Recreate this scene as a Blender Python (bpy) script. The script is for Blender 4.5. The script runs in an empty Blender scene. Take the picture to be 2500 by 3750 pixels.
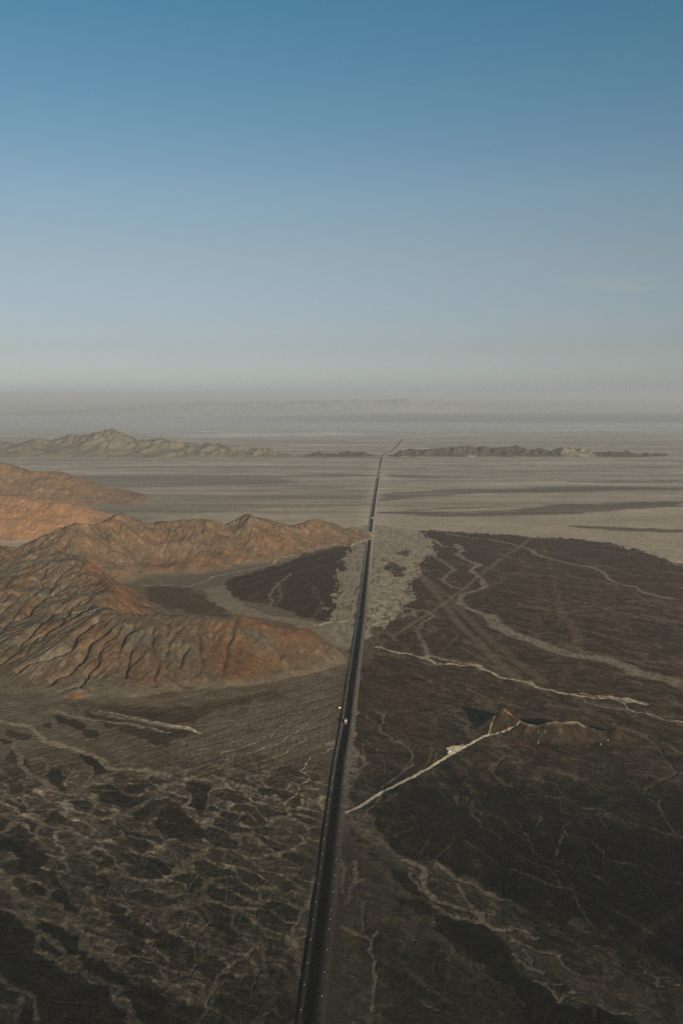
import bpy, bmesh, math, random
import numpy as np
from mathutils import Vector

C = bpy.context.scene
COL = C.collection
rad = math.radians

# ------------------------------------------------------------------ camera
H = 390.0                      # metres above the plain
F_PX = 3300.0                  # focal length in pixels of the 2500 x 3750 photograph
TH = math.atan(435.0 / 3300.0)
cam = bpy.data.cameras.new('camera')
cam.sensor_fit = 'VERTICAL'; cam.sensor_height = 36.0
cam.lens = F_PX / 3750.0 * 36.0
cam.clip_start = 1.0; cam.clip_end = 300000.0
camo = bpy.data.objects.new('camera', cam); COL.objects.link(camo)
camo.location = (0, 0, H); camo.rotation_euler = (math.pi / 2 - TH, 0, 0)
C.camera = camo

# ------------------------------------------------------------------ sky, sun, exposure
SUN_EL = 15.0
SHX, SHY = -0.50, 0.866        # direction in which shadows fall
w = bpy.data.worlds.new("World"); C.world = w; w.use_nodes = True
nt = w.node_tree; nt.nodes.clear()
out = nt.nodes.new('ShaderNodeOutputWorld'); bg = nt.nodes.new('ShaderNodeBackground')
sky = nt.nodes.new('ShaderNodeTexSky'); sky.sky_type = 'NISHITA'; sky.sun_disc = False
sky.sun_elevation = rad(SUN_EL); sky.sun_rotation = math.atan2(-SHX, -SHY)
sky.altitude = 400; sky.air_density = 1.0; sky.dust_density = 0.6; sky.ozone_density = 1.0
# dust in the air greys the sky towards the horizon: a tint by elevation on top of the physical sky
geo = nt.nodes.new('ShaderNodeTexCoord'); sep = nt.nodes.new('ShaderNodeSeparateXYZ')
nt.links.new(geo.outputs['Generated'], sep.inputs[0])
ramp = nt.nodes.new('ShaderNodeValToRGB'); ramp.color_ramp.interpolation = 'B_SPLINE' if False else 'LINEAR'
SKY_T = [(0.0, (.56, .73, 1.45)), (0.008, (.573, .70, 1.15)), (.0488, (.604, .613, .817)), (.139, (.832, .763, .766)), (.2042, (.843, .875, .863)),
         (.2853, (.678, .89, .914)), (.3676, (.499, .899, .927)), (.60, (.36, .70, .80)), (1.0, (.30, .58, .72))]
while len(ramp.color_ramp.elements) < len(SKY_T): ramp.color_ramp.elements.new(0.5)
for e, (p_, c_) in zip(ramp.color_ramp.elements, SKY_T): e.position = p_; e.color = (*c_, 1)
nt.links.new(sep.outputs['Z'], ramp.inputs['Fac'])
mul = nt.nodes.new('ShaderNodeVectorMath'); mul.operation = 'MULTIPLY'
nt.links.new(sky.outputs[0], mul.inputs[0]); nt.links.new(ramp.outputs[0], mul.inputs[1])
# one faint wisp of cloud low on the right: soft blob by direction, broken by noise
def mth(op, a, b=None, c=None):
    n = nt.nodes.new('ShaderNodeMath'); n.operation = op
    for i_, q in enumerate((a, b, c)):
        if q is None: continue
        if isinstance(q, (int, float)): n.inputs[i_].default_value = q
        else: nt.links.new(q, n.inputs[i_])
    return n.outputs[0]
ysafe = mth('MAXIMUM', sep.outputs['Y'], 0.05)
cu = mth('DIVIDE', sep.outputs['X'], ysafe); cw = mth('DIVIDE', sep.outputs['Z'], ysafe)
cmb = nt.nodes.new('ShaderNodeCombineXYZ'); nt.links.new(mth('MULTIPLY', cu, 22.0), cmb.inputs[0]); nt.links.new(mth('MULTIPLY', cw, 95.0), cmb.inputs[1])
cn = nt.nodes.new('ShaderNodeTexNoise'); cn.inputs['Scale'].default_value = 1.0; cn.inputs['Detail'].default_value = 4; nt.links.new(cmb.outputs[0], cn.inputs['Vector'])
wob = mth('MULTIPLY', mth('SUBTRACT', cn.outputs['Fac'], .45), 3.4)
d2 = mth('ADD', mth('POWER', mth('DIVIDE', mth('SUBTRACT', cu, .292), .062), 2.0), mth('POWER', mth('DIVIDE', mth('SUBTRACT', cw, .120), .0135), 2.0))
msk = nt.nodes.new('ShaderNodeMapRange'); msk.interpolation_type = 'SMOOTHSTEP'; msk.inputs['From Min'].default_value = 1.25; msk.inputs['From Max'].default_value = 0.0
nt.links.new(mth('ADD', d2, wob), msk.inputs['Value'])
cm = nt.nodes.new('ShaderNodeMix'); cm.data_type = 'RGBA'; cm.blend_type = 'MULTIPLY'; cm.inputs[7].default_value = (1.09, 1.05, .99, 1)
nt.links.new(msk.outputs[0], cm.inputs[0]); nt.links.new(mul.outputs[0], cm.inputs[6])
nt.links.new(cm.outputs[2], bg.inputs[0]); bg.inputs[1].default_value = 0.09
nt.links.new(bg.outputs[0], out.inputs[0])

sl = bpy.data.lights.new('sun', 'SUN'); sl.energy = 4.5; sl.angle = rad(0.5); sl.color = (1.0, 0.83, 0.63)
so = bpy.data.objects.new('sun', sl); COL.objects.link(so)
sd = Vector((-SHX * math.cos(rad(SUN_EL)), -SHY * math.cos(rad(SUN_EL)), math.sin(rad(SUN_EL))))
so.rotation_euler = sd.to_track_quat('Z', 'Y').to_euler()
so.location = sd * 500

C.view_settings.view_transform = 'Standard'; C.view_settings.look = 'None'
C.view_settings.exposure = 0.0; C.view_settings.gamma = 1.0
C.render.engine = 'CYCLES'
C.cycles.use_denoising = False
C.cycles.max_bounces = 4; C.cycles.volume_bounces = 0

HAZE_COL = (.83, .87, .88, 1); HAZE_D = 4.9e-5

# ------------------------------------------------------------------ numpy helpers
f4 = np.float32
CT, ST = math.cos(TH), math.sin(TH)
def u2w(u, v, z=0.0):
    s = (np.asarray(v, float) - 1875.0) / F_PX; a = (np.asarray(u, float) - 1250.0) / F_PX
    t = (H - z) / (ST + s * CT)
    return a * t, t * (CT - s * ST)
def uvy(u, v, Y):              # point at ground distance Y on the line of sight -> X, z
    s = (v - 1875.0) / F_PX; a = (u - 1250.0) / F_PX
    t = Y / (CT - s * ST)
    return a * t, H - t * (ST + s * CT)

_rng = np.random.RandomState(11)
PERM = np.concatenate([_rng.permutation(256)] * 3).astype(np.int32)
ANG = _rng.rand(256) * 2 * np.pi
GX = np.cos(ANG).astype(f4); GY = np.sin(ANG).astype(f4)
def gn(x, y, seed=0):
    x = np.asarray(x, f4) + f4(seed * 17.13); y = np.asarray(y, f4) + f4(seed * 7.71)
    x0 = np.floor(x); y0 = np.floor(y)
    fx = x - x0; fy = y - y0
    xi = x0.astype(np.int32) & 255; yi = y0.astype(np.int32) & 255
    ux = fx * fx * fx * (fx * (fx * 6 - 15) + 10); uy = fy * fy * fy * (fy * (fy * 6 - 15) + 10)
    a = PERM[xi]; b = PERM[xi + 1]
    h00 = PERM[a + yi] ; h10 = PERM[b + yi]; h01 = PERM[a + yi + 1]; h11 = PERM[b + yi + 1]
    n00 = GX[h00] * fx + GY[h00] * fy
    n10 = GX[h10] * (fx - 1) + GY[h10] * fy
    n01 = GX[h01] * fx + GY[h01] * (fy - 1)
    n11 = GX[h11] * (fx - 1) + GY[h11] * (fy - 1)
    r = n00 + ux * (n10 - n00)
    return (r + uy * ((n01 + ux * (n11 - n01)) - r)) * f4(1.5)
def fbm(x, y, o=4, seed=0, g=0.5):
    r = 0; a = 1.0; s = 1.0; n = 0.0
    for i in range(o):
        r = r + a * gn(x * s, y * s, seed + i); n += a; a *= g; s *= 2.03
    return r / n
def ss(a, b, x):
    t = np.clip((x - a) / (b - a), 0, 1); return t * t * (3 - 2 * t)
def mix(a, b, t): return a + (b - a) * t

def seg_d(X, Y, ax, ay, bx, by):
    dx, dy = bx - ax, by - ay
    t = np.clip(((X - ax) * dx + (Y - ay) * dy) / max(dx * dx + dy * dy, 1e-9), 0, 1)
    return np.hypot(X - ax - t * dx, Y - ay - t * dy), t

# crops used while tracing the photograph: origin and scale
CR = {'P': (0, 0, 1), 'S0': (0, 2600, 2.5088), 'S1': (625, 2600, 2.5088), 'S2': (0, 3150, 2.5088), 'S3': (625, 3150, 2.5088),
      'S4': (1250, 3150, 2.5088), 'S5': (1875, 3150, 2.5088), 'S6': (1250, 2600, 2.5088), 'S7': (1875, 2600, 2.5088),
      'R4': (1250, 1850, 1.2544), 'L3': (0, 1950, 1.2544), 'C1': (0, 1400, 1.2544), 'C2': (1250, 1400, 1.2544),
      'M8': (1700, 2550, 2.4123), 'T4': (1600, 2690, 9.8), 'F5': (1250, 2500, 1.2544), 'F6': (0, 2500, 1.2544)}
def px(c, pts):
    ox, oy, s = CR[c]
    return [(ox + p[0] / s, oy + p[1] / s) for p in pts]

# ------------------------------------------------------------------ hills: crest lines with height and flank widths
def skel(rows):
    """rows: (u, v, Y, Rfront, Rback, Rleft, Rright) -> world rows (X, Y, z, Rf, Rb, Rl, Rr)"""
    o = []
    for r in rows:
        yg = float(u2w(1250.0, 1440.0 + H * F_PX / r[2])[1])
        x, z = uvy(r[0], r[1], yg); o.append((float(x), yg, max(float(z), 0.5)) + tuple(r[3:7]))
    return o
def ridge(X, Y, sk, p=1.15, e=0.10):
    best = np.full(X.shape, -1e3, f4)
    for a, b in zip(sk[:-1], sk[1:]):
        d, t = seg_d(X, Y, a[0], a[1], b[0], b[1])
        cx = a[0] + t * (b[0] - a[0]); cy = a[1] + t * (b[1] - a[1])
        dx = X - cx; dy = Y - cy; dd = np.maximum(dx * dx + dy * dy, 1e-6)
        L = lambda k: a[k] + t * (b[k] - a[k])
        wy = dy * dy / dd
        R = wy * np.where(dy < 0, L(3), L(4)) + (1 - wy) * np.where(dx < 0, L(5), L(6))
        s = d / R
        s = (np.sqrt(s * s + e * e) - e) / (math.sqrt(1 + e * e) - e)
        z = L(2) * np.where(s < 1, np.power(np.clip(1 - s, 0, 1), p), (1 - s) * 0.3)
        best = np.maximum(best, z)
    return best
def smax(a, b, k):
    h = np.clip(0.5 + 0.5 * (a - b) / k, 0, 1)
    return b + (a - b) * h + k * h * (1 - h)

A_ = [(250,2266,1375,190,90,220,60),(399,2253,1345,185,90,200,60),(574,2254,1335,180,90,150,60),(701,2253,1335,165,90,120,60),(797,2258,1335,150,85,100,60),
      (885,2253,1335,140,80,100,60),(957,2265,1335,125,75,90,60),(1036,2291,1338,106,65,80,60),(1116,2301,1340,85,52,70,55),
      (1180,2340,1335,60,40,50,40),(1225,2396,1325,30,25,30,22)]
B_ = [(-500,1975,1850,450,160,300,150),(-300,1985,1820,450,160,300,150),(0,2010,1780,430,150,300,130),(120,2022,1770,420,140,300,130),(191,2008,1760,400,140,300,120),(290,2045,1690,330,130,300,115),
      (380,2130,1560,250,120,280,110),(400,2205,1430,230,110,260,100),(399,2253,1345,190,90,220,60)]
B2_ = [(191,2008,1760,350,140,300,120),(90,2150,1560,280,100,300,200),(20,2260,1430,200,100,300,200),(-100,2330,1360,120,100,300,200)]
C_ = [(150,2010,1880,200,160,200,100),(191,1998,1900,220,180,220,100),(279,1922,2000,260,200,250,120),(383,1914,2060,260,200,200,120),(446,1890,2120,270,200,200,120),(550,1918,2150,270,200,200,120),
      (670,1904,2180,270,200,200,120),(741,1904,2200,260,200,200,120),(821,1926,2230,240,190,200,120),(913,1880,2270,235,180,150,120),
      (973,1902,2290,210,170,150,120),(1060,1922,2320,190,160,150,120),(1110,1916,2345,165,150,150,110),(1156,1904,2370,145,140,150,100),(1250,1918,2440,110,110,100,90),
      (1325,1938,2500,45,50,50,50)]
D_ = [(-400,1790,2800,380,260,300,200),(0,1818,2700,360,260,300,200),(80,1822,2690,350,250,250,180),(199,1836,2660,330,240,250,160),(279,1854,2640,300,220,200,140),(399,1908,2600,230,160,150,90)]
E_ = [(-500,1670,3600,450,330,300,250),(0,1697,3450,430,320,300,250),(32,1710,3440,420,320,300,250),(104,1731,3420,400,300,300,240),(199,1731,3400,380,300,300,220),(263,1745,3380,350,280,300,200),
      (359,1781,3350,310,240,250,180),(446,1808,3300,260,190,200,150),(518,1836,3250,180,120,120,90)]
SK_L = [(A_, 1.0, .16), (B_, 1.15, .1), (B2_, 1.1, .1), (C_, 1.15, .08), (D_, .95, .16), (E_, 1.0, .12)]
SK_L = [(skel(s), p, e) for s, p, e in SK_L]
M1 = [(1845,2604,1055,32,26,32,30),(1866,2624,1050,30,24,30,28),(1903,2645,1040,30,17,26,22),(1924,2652,1036,30,15,24,22),(1965,2660,1031,29,13,24,22),(2003,2650,1029,29,16,24,22),
      (2032,2646,1028,29,18,24,22),(2044,2650,1028,29,17,24,22),(2073,2648,1028,29,22,24,22),(2110,2648,1028,28,24,24,20),(2135,2661,1027,27,20,20,20),(2181,2673,1025,24,16,18,18),
      (2218,2678,1023,20,12,16,14),(2251,2666,1021,17,11,12,14),(2272,2674,1019,16,12,12,13),(2297,2692,1016,10,9,9,10)]
M2 = [(1845,2604,1055,30,34,32,30),(1810,2628,1052,22,24,26,22),(1798,2655,1042,14,14,16,10),(1788,2689,1028,6,6,8,6)]
M3 = [(1903,2645,1040,30,24,20,20),(1888,2662,1034,20,16,16,14),(1860,2676,1031,13,12,12,10),(1820,2687,1029,8,8,8,8),(1789,2692,1027,5,5,6,5)]
SK_M = [([(a[0], a[1], a[2] * 1.14, a[3], a[4] * .78, a[5], a[6]) for a in skel(s)], 1.0, .10) for s in (M1, M2, M3)]
F_ = [(-700,1600,5950,550,450,500,400),(0,1624,5900,550,450,500,400),(96,1611,5900,500,450,400,400),(191,1611,5950,520,450,400,400),(271,1598,5950,520,450,300,300),(319,1599,5950,520,450,300,300),(399,1573,5950,550,450,300,300),
      (446,1591,5950,520,450,300,300),(494,1606,5900,500,450,300,300),(590,1609,5850,460,450,300,300),(638,1609,5820,440,400,300,300),(717,1631,5750,360,350,300,250),(797,1622,5720,340,300,300,250),
      (845,1635,5700,320,300,200,200),(925,1638,5680,300,300,200,200),(997,1652,5600,210,200,200,150),(1045,1664,5520,100,100,100,100)]
F2_ = [(600,1640,5600,230,200,200,200),(740,1645,5560,200,200,150,150),(797,1623,5700,300,200,150,150)]
G_ = [(1124,1667,5560,100,100,100,80),(1180,1656,5600,160,150,120,90),(1250,1651,5620,170,150,120,90),(1306,1660,5590,130,120,100,80),(1340,1657,5600,130,120,100,70),(1385,1666,5560,60,60,60,40)]
H_ = [(1436,1666,5560,60,60,50,50),(1470,1652,5600,130,120,70,80),(1505,1643,5640,170,150,80,90),(1569,1649,5640,180,150,80,90),(1609,1646,5650,190,160,90,90),(1665,1633,5680,230,190,100,100),(1728,1634,5680,230,190,100,100),
      (1808,1639,5670,220,180,90,90),(1880,1638,5670,220,180,90,90),(1936,1645,5650,190,160,90,90),(1983,1645,5650,190,160,90,90),(2031,1646,5640,190,160,90,90),(2095,1637,5680,230,190,90,90),(2135,1637,5680,230,180,90,90),
      (2175,1654,5610,170,150,80,80),(2223,1658,5590,150,130,80,80),(2302,1656,5590,140,130,80,80),(2340,1661,5560,100,90,70,70),(2406,1658,5570,110,100,70,70),(2445,1666,5530,40,50,40,40)]
SK_F = [(skel(s), p, e) for s, p, e in ((F_, 1.1, .05), (F2_, 1.1, .05), (G_, 1.0, .1), (H_, 1.0, .1))]
SK_D = [(skel(s), 1.0, .15) for s in (
    [(600,1590,8300,300,300,400,300),(850,1580,8300,350,300,400,300),(1000,1584,8300,300,300,400,300),(1200,1578,8400,350,300,400,300),(1330,1586,8400,300,300,300,300),(1400,1592,8300,200,200,300,300),(1500,1594,8100,100,100,200,200)],
    [(-900,1570,9500,500,500,900,500),(0,1586,9500,500,500,900,500),(250,1594,9300,400,400,500,300)],
    [(-900,1510,17000,2000,2000,2500,2500),(-100,1508,17000,2000,2000,2500,2500),(300,1502,17500,2000,2000,2500,2500),(620,1484,18000,2000,2000,2500,2500),(760,1476,18500,2000,2000,2500,2500),(900,1477,18500,2000,2000,2500,2500),(1050,1471,18500,2000,2000,2500,2500),(1200,1474,18500,2000,2000,2500,2500),
     (1330,1463,19000,2200,2000,2500,2500),(1430,1462,19000,2200,2000,2500,2500),(1540,1470,19000,2000,2000,2500,2500),(1650,1490,19000,1500,1500,2500,1500),(1800,1502,18500,1200,1200,2500,1200),(2000,1512,18000,900,900,1500,1200)],
    [(-2500,1485,32000,4000,4000,5000,5000),(0,1478,33000,4000,4000,5000,5000),(1200,1466,33000,4000,4000,5000,5000),(1900,1470,33000,4000,4000,5000,5000),(3000,1478,33000,4000,4000,5000,5000),(5000,1478,33000,4000,4000,5000,5000)])]

def erode(h, batches, n, steps, seed, er=0.30, cap=4.0, dep=0.12, minsl=0.012, land=None):
    """many simultaneous water drops cutting gullies into a height grid (in cells)"""
    ny, nx = h.shape; rs = np.random.RandomState(seed); hf = h.astype(np.float64).ravel().copy()
    cand = np.flatnonzero(land.ravel()) if land is not None else np.arange(h.size)
    for b in range(batches):
        c = cand[rs.randint(0, len(cand), n)]
        py = (c // nx) + rs.rand(n); pxx = (c % nx) + rs.rand(n)
        dx = np.zeros(n); dy = np.zeros(n); sp = np.ones(n); wa = np.ones(n); sed = np.zeros(n); al = np.ones(n, bool)
        for k in range(steps):
            al &= (pxx > 1) & (pxx < nx - 3) & (py > 1) & (py < ny - 3)
            if al.sum() < n * 0.05: break
            X = np.where(al, pxx, 2.0); Yv = np.where(al, py, 2.0)
            ix = X.astype(int); iy = Yv.astype(int); fx = X - ix; fy = Yv - iy
            i0 = iy * nx + ix
            a, b2, c2, d2 = hf[i0], hf[i0 + 1], hf[i0 + nx], hf[i0 + nx + 1]
            gx = (b2 - a) * (1 - fy) + (d2 - c2) * fy; gy = (c2 - a) * (1 - fx) + (d2 - b2) * fx
            hh = a * (1 - fx) * (1 - fy) + b2 * fx * (1 - fy) + c2 * (1 - fx) * fy + d2 * fx * fy
            dx = dx * 0.1 - gx * 0.9; dy = dy * 0.1 - gy * 0.9
            L = np.hypot(dx, dy) + 1e-9; dx /= L; dy /= L
            nxp = X + dx; nyp = Yv + dy
            jx = np.clip(nxp.astype(int), 0, nx - 2); jy = np.clip(nyp.astype(int), 0, ny - 2); gx2 = nxp - jx; gy2 = nyp - jy
            j0 = jy * nx + jx
            h2 = hf[j0] * (1 - gx2) * (1 - gy2) + hf[j0 + 1] * gx2 * (1 - gy2) + hf[j0 + nx] * (1 - gx2) * gy2 + hf[j0 + nx + 1] * gx2 * gy2
            dh = h2 - hh
            capac = np.maximum(-dh, minsl) * sp * wa * cap
            up = (dh > 0) | (sed > capac)
            amt = np.where(up, np.where(dh > 0, np.minimum(dh, sed), (sed - capac) * dep), -np.minimum((capac - sed) * er, np.maximum(-dh, 0)))
            amt = np.where(al, amt, 0.0); sed = sed - amt
            amt = np.clip(amt, -0.12, 0.12)
            idx = np.concatenate([i0, i0 + 1, i0 + nx, i0 + nx + 1])
            wts = np.concatenate([amt * (1 - fx) * (1 - fy), amt * fx * (1 - fy), amt * (1 - fx) * fy, amt * fx * fy])
            hf += np.clip(np.bincount(idx, weights=wts, minlength=hf.size), -0.10, 0.06)
            sp = np.sqrt(np.clip(sp * sp - dh * 4.0, 0.01, 9.0)); wa *= 0.985
            pxx = np.where(al, nxp, pxx); py = np.where(al, nyp, py)
    return hf.reshape(ny, nx)

class HM:
    def __init__(s, x0, x1, y0, y1, c):
        s.x0, s.y0, s.c = x0, y0, c
        s.xs = np.arange(x0, x1, c); s.ys = np.arange(y0, y1, c)
        s.X, s.Y = [g.astype(f4) for g in np.meshgrid(s.xs, s.ys)]
        s.h = np.full(s.X.shape, -50.0)
    def at(s, X, Y, arr=None, out=-50.0):
        a = s.h if arr is None else arr
        fx = (X - s.x0) / s.c; fy = (Y - s.y0) / s.c
        ok = (fx >= 0) & (fy >= 0) & (fx < len(s.xs) - 1.01) & (fy < len(s.ys) - 1.01)
        fx = np.clip(fx, 0, len(s.xs) - 1.01); fy = np.clip(fy, 0, len(s.ys) - 1.01)
        ix = fx.astype(int); iy = fy.astype(int); tx = fx - ix; ty = fy - iy
        r = (a[iy, ix] * (1 - tx) + a[iy, ix + 1] * tx) * (1 - ty) + (a[iy + 1, ix] * (1 - tx) + a[iy + 1, ix + 1] * tx) * ty
        return np.where(ok, r, out)
def blur(a, n=1):
    for _ in range(n):
        a = (a + np.roll(a, 1, 0) + np.roll(a, -1, 0)) / 3; a = (a + np.roll(a, 1, 1) + np.roll(a, -1, 1)) / 3
    return a

def soft_ones(ix, hm): return 1.0
def soft_L(ix, hm):             # the near ridge is smooth, smoothest at its right end
    a = blur((ix == 0).astype(f4), 6)
    return 1 - a * (0.50 + 0.35 * ss(-330, -170, hm.X)) - .75 * blur((ix == 4).astype(f4), 6) - .3 * blur((ix == 5).astype(f4), 6)
def build_hm(hm, sks, noise, k, warp, soft=soft_ones):
    X = hm.X + warp[1] * fbm(hm.X / warp[0], hm.Y / warp[0], 3, 31); Y = hm.Y + warp[1] * fbm(hm.X / warp[0], hm.Y / warp[0], 3, 37)
    h = None; tops = []
    for sk, p, e in sks:
        r = ridge(X, Y, sk, p, e); tops.append(r)
        h = r if h is None else smax(h, r, k)
    wgt = ss(0, 14 * k / 4, h) * soft(np.argmax(np.array(tops), axis=0), hm)
    n = 0
    for wl, amp, sd_ in noise:
        n = n + amp * (0.5 - np.abs(gn(hm.X / wl, hm.Y / wl, sd_)) * 1.6)
    hm.h = h + n * wgt
    hm.idx = np.argmax(np.array(tops), axis=0)
    return hm

HL = build_hm(HM(-2000, 140, 1000, 3800, 3.1), SK_L, ((150, 7, 41), (60, 4.5, 42), (25, 2.0, 43), (11, .8, 44)), 5.0, (90, 12), soft_L)
HF = build_hm(HM(-3300, 2350, 5150, 6500, 9.0), SK_F, ((260, 22, 51), (110, 12, 52), (50, 5, 53)), 5.0, (200, 30))
HMM = build_hm(HM(110, 430, 930, 1140, 1.0), SK_M, ((26, 0.45, 61), (10, 0.30, 62)), 1.5, (25, 1.6))
HMS = [HL, HF, HMM]

def march(u, v, hms, t1=7500.0):
    s = (v - 1875.0) / F_PX; a = (u - 1250.0) / F_PX
    t = np.arange(520.0, t1, 2.0)
    z = H - t * (ST + s * CT); X = a * t; Y = t * (CT - s * ST)
    g = np.zeros_like(t)
    for hm in hms: g = np.maximum(g, hm.at(X, Y))
    hit = np.flatnonzero(z <= g)
    if not len(hit): return u2w(u, v)
    i = hit[0]; return X[i], Y[i]

# deep ravines of the near left hills, cut before the drops run
RAV = [(7, 7, [(300,240),(255,268),(200,295),(150,335),(118,385),(40,405),(0,440)]),
       (6, 6, [(300,350),(250,360),(190,410),(130,460),(85,515),(40,560),(0,580)]),
       (7, 7, [(310,398),(260,420),(215,450),(170,470),(90,530),(0,590)]),
       (7, 6, [(455,395),(400,430),(350,460),(320,520),(240,560),(150,580),(90,625)]),
       (7, 6, [(490,440),(400,520),(350,600),(310,635),(250,655),(235,690)]),
       (6, 5, [(470,520),(430,600),(400,650),(370,690),(300,735)]),
       (6, 5, [(605,430),(560,480),(560,530),(600,520),(590,580),(575,655)]),
       (5, 5, [(340,140),(270,200),(235,260),(160,330),(110,380)]),
       (5, 4, [(250,140),(200,180),(180,260),(120,300),(40,400),(0,440)]),
       (4, 4, [(120,150),(60,190),(30,240),(0,260)]),
       (4, 4, [(90,280),(70,310),(20,350),(0,375)]),
       (3.5, 4, [(860,525),(845,565),(835,600)]),
       (3, 5, [(700,450),(690,530),(720,620),(700,700)]),
       (3, 5, [(780,480),(760,560),(770,640),(830,690),(900,720)]),
       (2.5, 5, [(900,450),(920,540),(910,640)]),
       (2.5, 6, [(1060,450),(1040,540),(1020,640)]),
       (2.5, 6, [(1210,440),(1280,520),(1270,620)]),
       (4, 4, [(390,300),(330,330),(290,400),(200,470),(150,500),(100,560)])]
for dep, wd, pts in RAV:
    W = [march(u, v, [HL]) for u, v in px('L3', pts)]
    for (ax, ay), (bx, by) in zip(W[:-1], W[1:]):
        m = (HL.X > min(ax, bx) - 30) & (HL.X < max(ax, bx) + 30) & (HL.Y > min(ay, by) - 30) & (HL.Y < max(ay, by) + 30)
        if not m.any(): continue
        wx = HL.X[m] + 5 * gn(HL.X[m] / 22, HL.Y[m] / 22, 3); wy = HL.Y[m] + 5 * gn(HL.X[m] / 22, HL.Y[m] / 22, 4)
        d, t = seg_d(wx, wy, ax, ay, bx, by)
        cut = 1.75 * dep * np.clip(1 - d / (wd * 1.15), 0, 1) ** 0.9
        if 'cut' not in HL.__dict__: HL.cut = np.zeros(HL.h.shape)
        HL.cut[m] = np.maximum(HL.cut[m], cut)
HL.h = HL.h - HL.cut * ss(1, 8, HL.h)

def run_erosion(hm, batches, n, steps, seed, keep, pre=1, foot=5.0, top=60.0, wmap=None, **k):
    land = hm.h > 0.5
    b0 = hm.h.copy(); base = np.maximum(hm.h, -0.2) / hm.c
    e = erode(base, batches, n, steps, seed, land=land, **k) * hm.c
    e = blur(e, pre) * keep + e * (1 - keep)
    if wmap is not None: e = b0 + (e - b0) * wmap
    e = np.minimum(e, b0 + 1.2); wv = ss(-0.3, 2.5, b0); e = e * wv + np.minimum(b0, e) * (1 - wv)
    hm.h = np.where(e > 0, e * (e / (e + foot)) * (1 + foot / top), e * .6)      # concave foot slopes
    print('HM', b0.max(), hm.h.max(), hm.h.min(), np.abs(e - base * hm.c).max())
ixs = HL.idx; run_erosion(HL, 26, 9000, 70, 1, 0.35, wmap=0.25 + .75 * soft_L(ixs, HL))
run_erosion(HF, 18, 5000, 45, 2, 0.2, foot=6.0)
run_erosion(HMM, 2, 1200, 40, 3, 0.7, foot=0.8, top=14.0)

# ------------------------------------------------------------------ the terrain sheet
Q = 1.0
def steps(a, b, s): return list(np.arange(a, b, s / Q))
vs = steps(1461, 1600, 1.2) + steps(1600, 1700, 0.85) + steps(1700, 1860, 1.6) + steps(1860, 2560, 1.5) + steps(2560, 2760, 1.8) + steps(2760, 3800, 2.6) + steps(3800, 4600, 10)
v = 4600.0
while v < 14000: vs.append(v); v *= 1.05
us = steps(0, 2500, 2.7)
us = steps(-700, -60, 10) + steps(-60, 0, 3) + us + steps(2500, 2560, 3) + steps(2560, 3200, 10)
o = 3200.0; st = 20.0; right = []
while o < 14000: right.append(o); o += st; st *= 1.25
left = [2500 - r for r in right][::-1]
us = left + [q for q in us if q > -690] + right
vs = np.array(vs[::-1]); us = np.array(us)      # near rows first
U, V = np.meshgrid(us, vs)
X, Y = u2w(U, V); X = X.astype(f4); Y = Y.astype(f4)
NR, NC = X.shape
rowsp = np.abs(np.gradient(Y[:, 0]))[:, None].astype(f4) * np.ones((1, NC), f4)

RD = [(1131,3750),(1186.5,3300),(1222,2990),(1247,2790),(1270,2655),(1289,2500),(1322,2260),(1345,2050),(1358,1925),(1373,1820),(1389,1720),(1397.5,1671),(1403,1667),(1416,1658),(1431,1653),(1444.6,1644),(1455,1630.6),(1473.5,1608.5)]
RDW = [u2w(u, v_) for u, v_ in RD]
d0 = np.array(RDW[0]); d1 = np.array(RDW[1]); dd = (d0 - d1) / np.linalg.norm(d0 - d1)
RDW = [tuple(d0 + dd * 900)] + RDW
RDW = [(float(a), float(b)) for a, b in RDW]
def road_x(Yv): 
    ys = np.array([p[1] for p in RDW]); xs = np.array([p[0] for p in RDW])
    return np.interp(Yv, ys, xs)
rdist = X - road_x(Y).astype(f4)
ard = np.abs(rdist)

# warped coordinates so traced lines wander like water
sc_ = np.clip(Y / 1000, 0.5, 4).astype(f4)
def wander(seed, hi=26.0, sx=1.0, sy=1.25):
    """noise in metres whose largest wiggles grow with the size of the washes out there"""
    r = np.zeros(X.shape, f4)
    for i, wl in enumerate((2.2, 5.0, 11.0, 24.0, 52.0, 110.0)):
        wgt = (1 - ss(hi * .8, hi * 1.6, wl / sc_)) * np.clip(wl / (1.6 * rowsp) - .3, 0, 1)
        if not (wgt > 0).any(): continue
        r += wgt * (wl * .17) * gn(X / (wl * sx), Y / (wl * sy), seed + i)
    return r
wxA = gn(X / 24, Y / 30, 70); wyA = gn(X / 24, Y / 30, 71)
WX = X + wander(310); WY = Y + 1.3 * wander(320)
en = 0; ew = 0
for i, wl in enumerate((3.0, 7.0, 16.0, 36.0, 80.0)):
    wgt = (1 - ss(22, 44, wl / sc_)) * (wl ** .7) * np.clip(wl / (1.6 * rowsp) - .3, 0.001, 1)
    en = en + wgt * gn(X / wl, Y / (wl * 1.3), 340 + i); ew = ew + wgt * wgt
EN = (en / np.sqrt(ew) * .9).astype(f4)

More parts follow.
